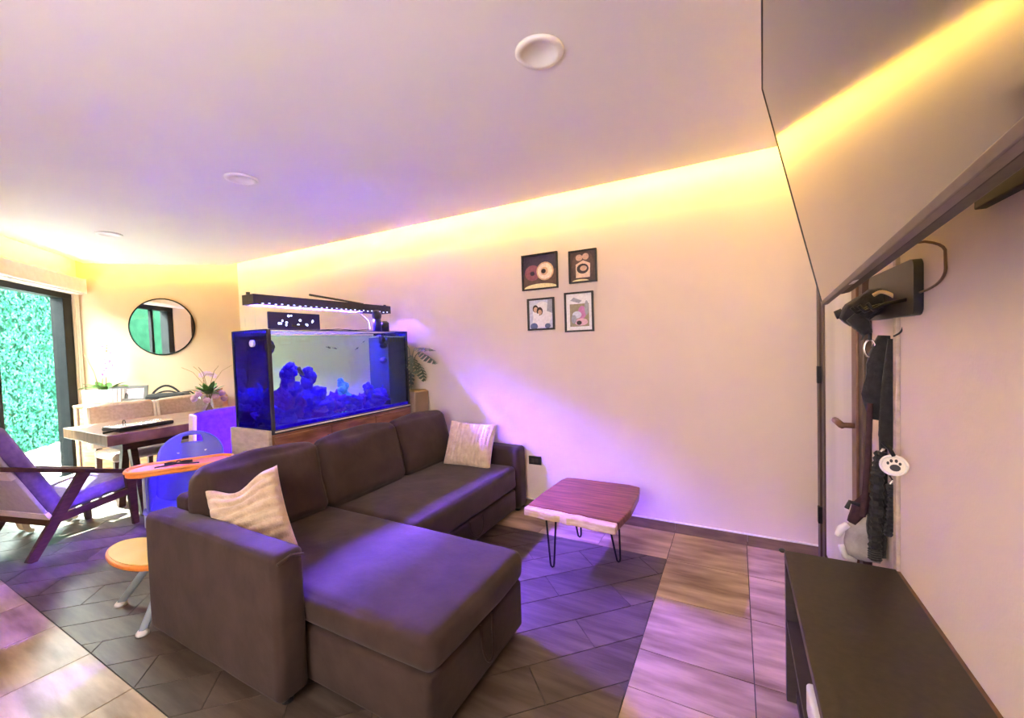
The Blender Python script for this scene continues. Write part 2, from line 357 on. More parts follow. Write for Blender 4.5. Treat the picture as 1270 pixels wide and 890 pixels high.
# floor: grout bed with single tiles and planks laid on it
outline = inset(0)
floor = struct(MB().prism(inset(-.1), -.08, -.004).build('floor', 'grout'))
def clip(poly, p, nrm):                 # keep the side where (x-p).n >= 0
    out = []
    for i in range(len(poly)):
        a, b = Vector(poly[i]), Vector(poly[(i+1) % len(poly)]); da, db = (a-p).dot(nrm), (b-p).dot(nrm)
        if da >= 0: out.append(a)
        if (da >= 0) != (db >= 0): out.append(a+(b-a)*da/(da-db))
    return [tuple(q) for q in out]
v2 = lambda v: Vector((v[0], v[1]))
roomclips = [(v2(A), v2(n_)), (v2(A), v2(nw)), (Vector((0, D)), Vector((0, -1))), (Vector((XR, 0)), Vector((-1, 0))), (Vector((0, YN)), Vector((0, 1)))]
def piece(poly, name, m, clips):
    for p, n in clips:
        poly = clip(poly, p, n)
        if len(poly) < 3: return
    ar = abs(sum(poly[i][0]*poly[(i+1) % len(poly)][1]-poly[(i+1) % len(poly)][0]*poly[i][1] for i in range(len(poly))))/2
    if ar < .002: return
    MB().prism(poly, -.004, 0).build(name, m, floor)
IX, IY0, IY1, IL = -.392, .700, 2.668, -7.5      # inlay of diagonal planks
G = .0022
roww, plen = .287, .89
inl = [(Vector((IX-G, 0)), Vector((-1, 0))), (Vector((0, IY0+G)), Vector((0, 1))), (Vector((0, IY1-G)), Vector((0, -1)))]
for r in range(-24, 14):
    c0 = -4.032+r*roww; off = -1.94+(plen/2)*(r % 2)
    for j in range(-9, 8):
        s0 = off+j*plen; g = G*1.41
        cs = [(c0+g, s0+g), (c0+roww-g, s0+g), (c0+roww-g, s0+plen-g), (c0+g, s0+plen-g)]
        piece([((c+s)/2, (s-c)/2) for c, s in cs], 'floor_plank', 'plank', inl+roomclips)
def tiles(xs, ys):
    for x0, x1 in zip(xs[:-1], xs[1:]):
        for y0, y1 in zip(ys[:-1], ys[1:]):
            piece([(x0+G, y0+G), (x1-G, y0+G), (x1-G, y1-G), (x0+G, y1-G)], 'floor_tile', 'tile', roomclips)
xs = [IX-.44*k for k in range(14, 0, -1)]+[IX]
tiles(xs, [IY1, D])
tiles([IX, .050, XR], [-2, -.92, -.48, -.04, .40, .84, 1.17, 1.60, 1.825, 2.25, IY1, D])
tiles([x-.05 for x in xs[:-1]]+[IX], [-2, -1.1, -.65, -.2, .25, IY0])
# baseboard on the long wall, in lengths
bb = struct(MB().box((B.x+.02, D-.012, 0), (XR-.01, D, .02)).build('baseboard_back', 'base'))
xx = [XR-.02, .055, -.39, -.83, -1.27, -1.71, -2.15, -2.6, -3.4, -4.2, -5.0, B.x+.03]
for a, b in zip(xx[:-1], xx[1:]): MB().box((b+.001, D-.014, .001), (a-.001, D, .072)).build('baseboard_length', 'base', bb, bevel=.002)
MB().box((B.x+.03, D-.016, .072), (XR-.02, D, .078)).build('caulk_line', 'white', bb)
# corner trim on the TV wall
struct(MB().box((XR-.012, 1.815, 0), (XR, 1.845, 2.47)).build('trim_1', 'palewood', bevel=.003))

# door at the far end of the TV wall
door = struct(MB().box((XR-.022, 2.18, .003), (XR-.001, 3.055, 2.10)).build('door_1', 'palewood', bevel=.003))
for y0, y1, dx in ((2.985, 3.062, .05), (2.14, 2.2, .03)): MB().box((XR-dx, y0, 0), (XR, y1, 2.16)).build('door_frame', 'doorframe', door, bevel=.004)
MB().box((XR-.05, 2.14, 2.10), (XR, 3.062, 2.17)).build('door_head', 'doorframe', door, bevel=.004)
MB().box((XR-.042, 2.90, 0), (XR-.02, 2.975, 2.1)).build('door_stile', 'doorframe', door, bevel=.004)
MB().box((XR-.034, 2.28, .10), (XR-.02, 2.90, 2.0)).build('door_panel', 'frost', door)
MB().box((XR-.038, 2.20, 0), (XR-.02, 2.28, 2.1)).build('door_stile', 'bronzehandle', door, bevel=.004)
for z in (.30, 1.13, 1.9): MB().box((XR-.062, 2.965, z-.05), (XR-.04, 2.995, z+.05)).build('hinge', 'blackmetal', door, bevel=.003)
MB().tube([(XR-.035, 2.235, .97), (XR-.085, 2.235, .97)], .012).tube([(XR-.082, 2.225, .97), (XR-.082, 2.36, .97)], .014).build('door_handle', 'bronzehandle', door, smooth=True)

# window in the garden wall
def gp(t, off, z): return A+w_*t+nw*off+Vector((0, 0, z))
def gbox(mb, t0, t1, o0, o1, z0, z1, mi=0):
    return mb.obox(gp((t0+t1)/2, (o0+o1)/2, (z0+z1)/2), w_*(t1-t0)/2, nw*(o1-o0)/2, Vector((0, 0, (z1-z0)/2)), mi)
win = struct(gbox(MB(), T0, T1, -.13, -.02, 0, .05).build('window_1', 'windark'))
for a, b, o0, o1 in ((T0, T0+.17, -.12, -.01), (T1-.12, T1, -.12, -.01), (1.22, 1.27, -.07, -.03)):
    gbox(MB(), a, b, o0, o1, .05, ZW-.06).build('window_stile', 'windark', win, bevel=.004)
gbox(MB(), T0, T1, -.12, -.01, ZW-.06, ZW).build('window_head', 'windark', win)
gbox(MB(), T0+.15, 1.24, -.054, -.048, .05, ZW-.06).build('window_pane', 'winglass', win)
gbox(MB(), 1.25, T1-.10, -.094, -.088, .05, ZW-.06).build('window_pane', 'winglass', win)
tr = struct(gbox(MB(), .015, .05, .0, .02, 0, 2.14).build('trim_2', 'white', bevel=.003))
gbox(MB(), .055, .085, .0, .014, 0, 2.14).build('trim_strip', 'cream', tr, bevel=.003)
# a wooden door further along the garden wall (seen in the mirror)
d2 = struct(gbox(MB(), 2.12, 2.95, 0.0, .03, 0, 2.1).build('door_2', 'palewood', bevel=.003))
gbox(MB(), 2.07, 2.12, 0, .04, 0, 2.15).build('door_frame', 'darkwood', d2); gbox(MB(), 2.95, 3.0, 0, .04, 0, 2.15).build('door_frame', 'darkwood', d2)
# outside: terrace and green wall
gr = MB(); gbox(gr, -7, 7, -6, -.141, -.12, -.02); struct(gr.build('ground', 'stone'))
hd = thing('hedge', 'tall dense green leafy wall outside the glass door', 'hedge', gp(1.5, -1.55, -.02))
gbox(MB(), -6.5, 6.5, -1.75, -1.6, -.02, 2.5).build('backing_board', 'hedgeback', hd)
lv = MB()
for _ in range(20000):
    t = random.uniform(-5.6, 2.0); z = random.uniform(.0, 2.52); c = gp(t, -1.59+random.uniform(0, .10), z)
    a = random.uniform(0, 2*PI); L = random.uniform(.022, .042); u = (w_*math.cos(a)+Vector((0, 0, 1))*math.sin(a)+nw*random.uniform(-.3, .6)).normalized()
    v = u.cross(nw+w_*random.uniform(-.5, .5)+Vector((0, 0, random.uniform(-.3, .6)))).normalized()
    lv.add([c-u*L, c+v*L*.5, c+u*L, c-v*L*.5], [(0, 1, 2, 3)])
q = lv.build('foliage', 'hedge', hd); q['kind'] = 'stuff'
# stones at the foot of the green wall
for k in range(9):
    t = .2+k*.22; tag(MB().ball((0, 0, .045), (.09+.03*random.random(), .07, .065), 10, 6, nz=.25, seed=k).build('stone', 'stone', smooth=True, org=(0, 0, 0)),
                      'pale rounded stone lying at the foot of the green wall', 'stone', 'stones along the green wall').location = gp(t, -1.36+.06*random.random(), -.018)

# blind box over the window
bl = thing('roller_blind', 'cream blind box mounted over the glass door', 'blind', gp(1.2, .07, 2.13))
gbox(MB(), .095, 1.8, .005, .125, 2.135, 2.30).build('cassette', 'cream', bl, bevel=.012)
gbox(MB(), .11, 1.78, .03, .10, 2.118, 2.137).build('bottom_rail', 'white', bl, bevel=.005)
gbox(MB(), .085, .097, .003, .127, 2.13, 2.305).build('end_cap', 'cream', bl, bevel=.003)

# ceiling downlights
for i, ((x, y), lb) in enumerate(zip(((-.641, 1.484), (-2.74, 1.545), (-4.92, 1.60)),
        ('round white recessed ceiling lamp above the coffee table', 'round white recessed ceiling lamp above the fish tank', 'round white recessed ceiling lamp above the dining table'))):
    t = thing('recessed_lamp', lb, 'ceiling lamp', (x, y, HC-.001), group='recessed ceiling lamps')
    MB().lathe([(.062, -.004), (.066, -.012), (.088, -.012), (.092, -.006), (.092, .0), (.062, .0)], (x, y, HC-.001), 40).build('ring', 'white', t, smooth=True)
    MB().lathe([(.0, -.0035), (.063, -.0035), (.063, -.001)], (x, y, HC-.001), 40).build('diffuser', 'diffuser', t)

# ------------------------------------------------------------------ helper: photo pixel -> point on an axis plane
def at(px, py, ax, val):
    d = _r*((px-635)/FPX)+_d*((py-445)/FPX)+_f
    o = Vector((0, 0, CAM_H)); return o+d*((val-o[ax])/d[ax])

# ------------------------------------------------------------------ sofa
sf = thing('sectional_sofa', 'brown fabric corner sofa with chaise in front of the fish tank', 'sofa', (-2.0, 2.0, 0))
MB().rbox((-2.52, 1.02, .035), (-.90, 1.695, .262), .022, n=4).build('chaise_base', 'sofa', sf, smooth=True, weld=True)
MB().rbox((-2.40, 1.018, .266), (-.885, 1.70, .405), .045, puff=.014, wr=.004, n=26, seed=3).build('chaise_cushion', 'sofa', sf, smooth=True, weld=True)
MB().rbox((-2.52, 1.70, .035), (-1.57, 2.905, .200), .02, n=4).build('seat_base', 'sofa', sf, smooth=True, weld=True)
MB().rbox((-2.40, 1.704, .205), (-1.555, 2.905, .395), .045, puff=.012, wr=.005, n=22, seed=8).build('seat_cushion', 'sofa', sf, smooth=True, weld=True)
MB().rbox((-2.54, .885, .035), (-1.50, 1.013, .605), .03, puff=.010, wr=.004, n=14, seed=1).build('arm', 'sofa', sf, smooth=True, weld=True)
MB().rbox((-2.54, 2.912, .035), (-1.545, 3.05, .53), .03, puff=.006, wr=.003, n=10, seed=2).build('arm', 'sofa', sf, smooth=True, weld=True)
MB().rbox((-2.54, 1.014, .035), (-2.40, 2.911, .655), .03, puff=.004, wr=.003, n=10, seed=5).build('backrest', 'sofa', sf, smooth=True, weld=True)
for i, (y0, y1, dx) in enumerate(((1.012, 1.655, 0), (1.66, 2.31, .012), (2.312, 2.905, 0))):
    c = Vector((-2.285+dx, (y0+y1)/2, .60)); h = (y1-y0)/2
    fr = Matrix.Translation(c) @ Matrix.Rotation(math.radians(-13), 4, 'Y')
    MB().rbox((-.075, -h, -.215), (.075, h, .205), .055, puff=.035, wr=.007, n=14, seed=11+i*3, fr=fr).build('back_cushion', 'sofa', sf, smooth=True, weld=True)
def loop(x, y, z, w, h, out):
    pts = [(x+.002, y-w/2, z)]+[(x+out*math.sin(PI*k/10), y-w/2*math.cos(PI*k/10), z-h*math.sin(PI*k/10)**.6) for k in range(1, 10)]+[(x+.002, y+w/2, z)]
    return MB().tube(pts, .006, 6)
loop(-1.568, 2.32, .195, .16, .115, .02).build('pull_strap', 'sofa', sf, smooth=True)
loop(-.90, 1.375, .258, .085, .165, .018).build('pull_strap', 'sofa', sf, smooth=True)
MB().tube([(-1.50, .90, .575), (-1.492, .95, .592), (-1.492, 1.0, .575)], .006, 6).build('piping', 'sofa', sf, smooth=True)
for x, y in ((-2.48, .95), (-1.56, .95), (-.96, 1.08), (-.96, 1.63), (-2.48, 2.98), (-1.60, 2.98)):
    MB().lathe([(.022, 0), (.026, .04)], (x, y, 0), 12).build('foot', 'blackplastic', sf)

def pillow(name, label, c, ux, uy, w, h, t, ribs, back='pillback', cut=0.0, amp=.024):
    ux = Vector(ux).normalized(); uy = Vector(uy); uy = (uy-ux*uy.dot(ux)).normalized(); nn = ux.cross(uy); c = Vector(c); N = 56
    T = thing(name, label, 'pillow', c)
    for side, nm, mm in ((1, 'ribbed_cover', 'furpill'), (-1, 'back_cover', back)):
        V = []; F = []
        for i in range(N+1):
            for j in range(N+1):
                u = -1+2*i/N; v = -1+2*j/N
                x = w/2*u*(1-.07*(1-v*v)); y = h/2*v*(1-.07*(1-u*u))
                if cut: y -= cut*h*max(0, v)*math.cos(min(1, abs(u+.15)*1.2)*PI/2)**2
                e = max(0, (1-u**2)*(1-v**2)); z = t/2*e**.34
                if side > 0:
                    z += amp*abs(math.sin(ribs*PI*(v+1)/2))*min(1, e*6)+.003*noise.noise(Vector((u*9, v*9, t*30)))*min(1, e*8)
                V.append(c+ux*x+uy*y+nn*z*side)
        for i in range(N):
            for j in range(N):
                f = (i*(N+1)+j, (i+1)*(N+1)+j, (i+1)*(N+1)+j+1, i*(N+1)+j+1); F.append(f if side > 0 else f[::-1])
        MB().add(V, F).build(nm, mm, T, smooth=True)
    return T
def onplane(px, py, pt, n):
    d = _r*((px-635)/FPX)+_d*((py-445)/FPX)+_f; o = Vector((0, 0, CAM_H)); return o+d*((Vector(pt)-o).dot(n)/d.dot(n))
pn = Vector((.62, -.62, .48)).normalized(); pq = [onplane(*q, (-2.02, 1.19, .60), pn) for q in ((250, 610), (342, 577), (374, 676))]
pu, pv = pq[1]-pq[0], pq[1]-pq[2]
pillow('throw_pillow', 'cream ribbed plush pillow with dented top in the corner by the sofa arm', (pq[0]+pq[2])/2, pu, pv, pu.length*.98, pv.length, .17, 8, cut=.13)
pillow('throw_pillow', 'flatter square cream plush pillow at the wall end of the sofa', (-1.93, 2.80, .555), (0, .36, .93), (-.97, -.10, .02), .37, .43, .13, 13, amp=.012)

# ------------------------------------------------------------------ coffee table
ct = thing('coffee_table', 'low live-edge reddish wood coffee table on black hairpin legs', 'coffee table', (-.86, 2.55, 0))
zt = .365
def wob(p, q, n, amp, sd):
    p = Vector(p); q = Vector(q); d = q-p; nn = Vector((-d.y, d.x)).normalized()
    return [tuple(p+d*k/n+nn*amp*noise.noise(Vector((k*.9, sd, 0)))) for k in range(n)]
c_l, c_f, c_r, c_b = (-1.155, 2.225), (-.580, 2.185), (-.600, 2.88), (-1.115, 2.86)
inner = lambda t, p, q: (p[0]+(q[0]-p[0])*t, p[1]+(q[1]-p[1])*t)
i_l, i_f = inner(.085, c_l, c_b), inner(.085, c_f, c_r)
MB().prism(wob(i_l, i_f, 10, .012, 4)+[i_f, (-.555, 2.45), (-.565, 2.72), (-.585, 2.86), (-.66, 2.885)]+[(-1.06, 2.875), c_b, (-1.135, 2.80), (-1.15, 2.5)], zt-.048, zt).build('top', 'walnut', ct, bevel=.006)
MB().prism(wob(c_l, c_f, 12, .014, 2)+[c_f, (i_f[0], i_f[1]-.002)]+[(x, y-.002) for x, y in wob(i_l, i_f, 10, .012, 4)[::-1]], zt-.05, zt-.001).build('live_edge', 'sap', ct, bevel=.008)
for (bx, by), (tx, ty), (sx, sy) in (((-.995, 2.275), (-1.02, 2.33), (.035, .0)), ((-.650, 2.50), (-.665, 2.45), (.03, .02)), ((-.975, 2.715), (-1.0, 2.70), (.035, .01))):
    pts = [(tx-sx, ty-sy, zt-.05)]+[(bx-.012, by, .03), (bx-.008, by, .012), (bx, by, .0065), (bx+.008, by, .012), (bx+.012, by, .03)]+[(tx+sx, ty+sy, zt-.05)]
    lg = MB().tube(pts, .006, 8); lg.box((tx-.055, ty-.04, zt-.053), (tx+.055, ty+.04, zt-.0485)); lg.build('hairpin_leg', 'blackmetal', ct, smooth=False)

# ------------------------------------------------------------------ aquarium
TX0, TX1, TY0, TY1, TZ0, TZ1 = -3.0, -2.6, 1.577, 2.834, .862, 1.508
sd = thing('aquarium_stand', 'wooden cabinet carrying the fish tank behind the sofa', 'cabinet', (-2.8, 2.2, 0))
MB().box((TX0-.02, TY0-.005, .06), (TX1-.005, TY1+.015, .835)).build('body', 'standwood', sd, bevel=.004)
MB().box((TX0-.03, TY0-.03, 0), (TX1+.0, TY0-.006, .866)).build('end_panel', 'palewood', sd, bevel=.003)
MB().box((TX0+.02, TY0+.02, 0), (TX1-.05, TY1-.02, .06)).build('plinth', 'blackplastic', sd)
for y0, y1 in ((TY0+.01, 2.0), (2.005, 2.42), (2.425, TY1)):
    d = MB().box((TX1-.004, y0, .08), (TX1+.012, y1, .82)).build('door', 'standwood', sd, bevel=.003)
    MB().tube([(TX1+.013, y1-.03, .66), (TX1+.028, y1-.03, .66), (TX1+.028, y1-.03, .76), (TX1+.013, y1-.03, .76)], .004, 6).build('handle', 'blackmetal', d)
aq = thing('aquarium', 'glass reef fish tank glowing blue behind the sofa', 'aquarium', (-2.8, 2.2, .836))
MB().box((TX0-.004, TY0-.003, .837), (TX1+.006, TY1+.004, TZ0-.001)).build('base_mat', 'blackplastic', aq)
MB().box((TX1+.0062, TY0+.01, .848), (TX1+.011, TY1+.004, .857)).build('base_strip', 'cream', aq)
MB().box((TX1-.006, TY0, TZ0), (TX1, TY1, TZ1)).build('glass_pane', 'aquaglass', aq)
MB().box((TX0, TY0, TZ0), (TX0+.006, TY1, TZ1)).build('glass_pane', 'glass', aq)
MB().box((TX0+.007, TY0, TZ0), (TX1-.007, TY0+.006, TZ1)).build('glass_pane', 'blueglass', aq)
MB().box((TX0+.007, TY1-.006, TZ0), (TX1-.007, TY1, TZ1)).build('glass_pane', 'blueglass', aq)
for x, y, wx, wy in ((TX1-.010, TY0-.003, .014, .02), (TX0-.004, TY0-.003, .012, .012), (TX1-.008, TY1-.006, .012, .01), (TX0-.004, TY1-.008, .01, .012)):
    MB().box((x, y, TZ0-.01), (x+wx, y+wy, TZ1+.004)).build('corner_seam', 'blackplastic', aq)
for lo, hi in (((TX1-.008, TY0+.02, TZ1), (TX1+.002, TY1-.006, TZ1+.006)), ((TX0-.002, TY0+.01, TZ1), (TX0+.008, TY1-.01, TZ1+.006)), ((TX0+.009, TY0-.001, TZ1), (TX1-.011, TY0+.009, TZ1+.006)), ((TX0+.009, TY1-.009, TZ1), (TX1-.011, TY1+.001, TZ1+.006))):
    MB().box(lo, hi).build('rim', 'bluebox', aq)
MB().box((TX0+.0075, TY0+.0075, TZ0+.0005), (TX1-.0075, TY1-.0075, 1.472)).build('water', 'water', aq)
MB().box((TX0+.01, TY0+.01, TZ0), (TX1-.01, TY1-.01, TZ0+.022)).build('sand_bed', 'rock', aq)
ov = MB().box((TX0+.012, 2.625, TZ0+.02), (TX1-.03, TY1-.012, 1.465)).build('overflow_box', 'bluebox', aq, bevel=.004)
for k in range(5): MB().box((TX1-.033, 2.65+k*.034, 1.42), (TX1-.027, 2.668+k*.034, 1.46)).build('overflow_tooth', 'blackplastic', ov)
for p, r in (((-2.68, 2.585, 1.44), (.03, .035, .045)), ((-2.68, 2.60, 1.395), (.035, .045, .03)), ((-2.70, 2.61, 1.265), (.03, .045, .03)), ((-2.66, 1.615, 1.40), (.02, .03, .045))):
    pu = MB().ball(p, r, 14, 8).build('pump', 'bluebox', aq, smooth=True)
    MB().tube([(p[0]+.02, p[1], p[2]), (p[0]+.036, p[1], p[2])], .018, 12).build('pump_nozzle', 'blackplastic', pu)
MB().tube([(-2.76, TY0-.016, 1.425), (-2.76, TY0-.001, 1.425)], .022, 16).build('magnet', 'ceramic', aq)
# control board and protein skimmer standing on the tank rim
cb = thing('control_board', 'blue circuit panel with small pale dots standing on the tank rim', 'control panel', (-2.62, 1.77, TZ1+.006))
MB().box((-2.612, 1.585, TZ1+.007), (-2.598, 1.955, TZ1+.115)).build('panel', 'bluebox', cb, bevel=.003)
for k in range(14):
    y, z = random.uniform(1.61, 1.93), random.uniform(TZ1+.03, TZ1+.10)
    MB().ball((-2.598, y, z), (.003, random.uniform(.005, .010), random.uniform(.005, .009)), 8, 5).build('dot', 'ledchip', cb)
MB().box((-2.598, 1.74, TZ1+.022), (-2.594, 1.83, TZ1+.034)).build('port', 'blackplastic', cb)
sk = thing('skimmer', 'black pump unit clipped on the end of the tank rim', 'pump', (-2.64, 2.58, TZ1+.006))
MB().ball((-2.64, 2.53, 1.645), (.035, .042, .045), 14, 9).build('motor', 'blackplastic', sk, smooth=True)
MB().lathe([(.034, 0), (.036, .07), (.030, .10)], (-2.64, 2.53, TZ1+.007), 16).build('housing', 'bluebox', sk, smooth=True)
MB().lathe([(.036, 0), (.036, .07), (.02, .085)], (-2.64, 2.615, TZ1+.007), 16).build('cup', 'blackplastic', sk, smooth=True)
# lamp over the tank
la = thing('aquarium_lamp', 'long black lamp bar with blue light over the fish tank', 'lamp', (-2.8, 2.2, TZ1+.006))
lb_ = MB().box((-2.905, 1.60, 1.74), (-2.775, 2.83, 1.752))
for lo, hi in (((-2.905, 1.60, 1.685), (-2.897, 2.83, 1.74)), ((-2.783, 1.60, 1.685), (-2.775, 2.83, 1.74)), ((-2.897, 1.60, 1.685), (-2.783, 1.61, 1.74)), ((-2.897, 2.82, 1.685), (-2.783, 2.83, 1.74))): lb_.box(lo, hi)
lb_.build('lamp_bar', 'blackplastic', la)
MB().box((-2.895, 1.64, 1.733), (-2.838, 2.52, 1.739)).build('led_panel', 'led', la)
for k in range(12): MB().box((-2.897, 1.63+k*.0815, 1.686), (-2.783, 1.634+k*.0815, 1.732)).build('baffle', 'blackplastic', la)  # unseen baffles added inside the bar to narrow the blue light
for y in (1.604, 2.822):
    for x in (-2.90, -2.782): MB().box((x, y, TZ1+.0065), (x+.006, y+.006, 1.69)).build('clear_post', 'glass', la)
    MB().tube([(-2.84, y, 1.752), (-2.84, y, 1.768)], .012, 10).build('screw', 'blackplastic', la)
for k in range(26): MB().ball((-2.775, 1.66+k*.045, 1.692+.004*(k % 2)), (.002, .009, .004), 8, 5).build('led_chip', 'ledchip', la)
MB().tube([(-2.83, 2.05, 1.79), (-2.83, 2.30, 1.775), (-2.83, 2.56, 1.757)], .008, 8).build('support_rod', 'blackplastic', la)
tag(MB().tube([(-2.66, 2.0, 1.516), (-2.65, 2.15, 1.525), (-2.66, 2.3, 1.518), (-2.64, 2.45, 1.53), (-2.70, 2.50, 1.60), (-2.78, 2.47, 1.682)], .003, 6).build('lamp_cable', 'blackplastic', smooth=True),
    'thin black cable lying along the tank rim', 'cable')

# reef: (pixel x, pixel y of the top, radius, depth offset, material)
reef = [(350, 505, .085, .10, 'rock', 'squat'), (356, 478, .065, .10, 'rockp', 'mid'), (354, 458, .045, .10, 'rock', 'spiky'), (376, 482, .085, .16, 'rock', 'mound'), (376, 462, .04, .15, 'rock', 'spiky'),
        (398, 500, .08, .08, 'rock', 'squat'), (412, 490, .06, .14, 'rockp', 'mid'), (428, 500, .085, .10, 'rock', 'squat'), (421, 482, .04, .12, 'rockc', 'spiky'), (418, 476, .022, .12, 'rockc', 'spiky'),
        (445, 492, .06, .16, 'rockp', 'mid'), (452, 482, .035, .10, 'rock', 'spiky'), (470, 488, .085, .12, 'rock', 'mound'), (486, 480, .075, .17, 'rock', 'mound'), (487, 470, .04, .1, 'rock', 'spiky'),
        (340, 512, .07, .28, 'rockp', 'squat'), (440, 512, .06, .06, 'rock', 'squat'), (398, 512, .05, .05, 'rockp', 'squat'), (492, 508, .06, .2, 'rockp', 'squat')]
names = {'rock': 'blue', 'rockp': 'violet', 'rockc': 'cyan'}
for i, (px, py, r, dep, mm, kd) in enumerate(reef):
    r *= 1.3 if kd != 'spiky' else 1.25; py -= 6
    p = at(px, py, 0, TX1-dep); ztop = p.z; y = min(max(p.y, TY0+.03+r*.9), 2.60-r*.7 if px < 480 else TY1-.05-r)
    mb = MB(); zb = TZ0+.023; c = Vector((TX1-max(dep, r*1.15+.02), y, max(zb+r*.6, ztop-r*.8)))
    if kd == 'spiky':
        for q in range(9):
            v = Vector((random.uniform(-1, 1), random.uniform(-1, 1), random.uniform(-.4, 1))).normalized()*r*.75
            mb.ball(c+v, r*random.uniform(.32, .5), 9, 6, nz=.3, seed=i*7+q)
        mb.ball(c, r*.8, 12, 8, nz=.4, seed=i); nb = max(1, int((c.z-zb)/(r*.8)))
        for q in range(nb): mb.ball((c.x+random.uniform(-.4, .4)*r, c.y+random.uniform(-.5, .5)*r, zb+(c.z-zb)*(q+.3)/nb), r*random.uniform(.8, 1.15), 12, 8, nz=.5, seed=i*11+q)
    else:
        hh = (c.z+r*.6-zb)/2
        mb.ball((c.x, c.y, zb+hh), (r, r*1.15, max(hh, r*.6)), 20, 14, nz=.55, seed=i)
        for q in range(6):
            v = Vector((random.uniform(-.3, .9), random.uniform(-1, 1), random.uniform(-.2, .9)))
            mb.ball((c.x+v.x*r*.75, c.y+v.y*r*.9, max(zb+.02, zb+hh+v.z*hh*.8)), r*random.uniform(.2, .4), 9, 6, nz=.5, seed=i*5+q)
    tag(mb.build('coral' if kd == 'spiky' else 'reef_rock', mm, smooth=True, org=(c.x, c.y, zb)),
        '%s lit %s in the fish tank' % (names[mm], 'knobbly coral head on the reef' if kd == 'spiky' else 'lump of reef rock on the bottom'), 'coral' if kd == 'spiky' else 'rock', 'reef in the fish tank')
def fish(px, py, dep, L, ang, label, grp='small fish in the tank'):
    p = at(px, py, 0, TX1-dep); d = Vector((0, math.cos(ang), math.sin(ang))); u = Vector((0, -math.sin(ang), math.cos(ang)))
    t = thing('fish', label, 'fish', p, group=grp)
    pts = [p-d*L*.5, p-d*L*.3, p, p+d*L*.25, p+d*L*.45, p+d*L*.5]; MB().tube(pts, [L*.03, L*.07, L*.15, L*.13, L*.06, L*.01], 10).build('body', 'fish', t, smooth=True)
    MB().plate(p-d*L*.45, -d, u, Vector((1, 0, 0)), [(0, 0), (L*.22, L*.16), (L*.15, 0), (L*.22, -L*.16)], .002).build('tail_fin', 'fish', t)
    MB().plate(p+u*L*.10, d, u, Vector((1, 0, 0)), [(-L*.2, 0), (L*.1, 0), (-L*.12, L*.12)], .002).build('dorsal_fin', 'fish', t)
for px, py in ((403, 431), (411, 432)): fish(px, py, .14, .038, .0-.2, 'tiny dark fish swimming nose to tail as a pair')
for px, py in ((438, 432), (446, 424)): fish(px, py, .14, .036, .5, 'tiny dark fish slanting upward in the open water')
fish(367, 459, .12, .11, -.85, 'slender dark fish diving beside the coral head', 'long fish in the tank')

# planter with a split-leaf plant between the tank and the wall
pl = thing('floor_planter', 'tall taupe planter box between the fish tank and the wall', 'planter', (-2.73, 2.96, 0))
MB().box((-2.93, 2.862, 0), (-2.555, 3.05, .965)).build('box', 'tan', pl, bevel=.01)
MB().box((-2.915, 2.877, .965), (-2.57, 3.035, .972)).build('soil', 'stem', pl)
mo = thing('monstera', 'dark drooping split-leaf plant beside the fish tank', 'plant', (-2.66, 2.955, .972))
def split_leaf(c, d, up, L, Wd, m='leafgrey'):
    c = Vector(c); d = Vector(d).normalized(); s_ = d.cross(Vector(up)).normalized(); n = s_.cross(d).normalized(); mb = MB()
    nseg = 6
    for sg in (-1, 1):
        for k in range(nseg):
            a, b = k/nseg, (k+.72)/nseg
            wa, wb = Wd*math.sin(PI*min(.98, a*.9+.12))**.8, Wd*math.sin(PI*min(.98, b*.9+.12))**.8
            dr = lambda t, w: c+d*L*t+s_*sg*w-n*(.25*L*t*t+.35*w)
            mb.add([dr(a, 0), dr(b, 0), dr(b+.08, wb*.9), dr(a+.10, wa)], [(0, 1, 2, 3)] if sg > 0 else [(3, 2, 1, 0)])
        mb.add([c+s_*sg*.002, c+d*L*.5-n*.0625*L+s_*sg*.012, c+d*L-n*.25*L, c+d*L*.5-n*.0625*L], [(0, 1, 2, 3)])
    return mb
for tx, ty, tz, dd, L, Wd in ((-2.60, 2.93, 1.36, (.75, .0, .12), .22, .10), (-2.58, 2.97, 1.33, (.8, .05, -.25), .21, .09), (-2.62, 2.90, 1.30, (.5, -.1, -.6), .18, .08), (-2.60, 2.99, 1.22, (.5, .0, -.8), .17, .07), (-2.72, 2.96, 1.40, (-.4, -.1, .5), .18, .09), (-2.64, 2.90, 1.20, (.25, -.1, -.95), .20, .05)):
    MB().tube([(-2.68, 2.955, .973), (-2.67, 2.955, 1.15), ((tx-2.66)/2, (ty+2.955)/2, tz-.04), (tx, ty, tz)], [.006, .005, .004, .003], 6).build('stalk', 'leafgrey', mo, smooth=True)
    split_leaf((tx, ty, tz), dd, (0, 0, 1), L, Wd).build('leaf', 'leafgrey', mo)

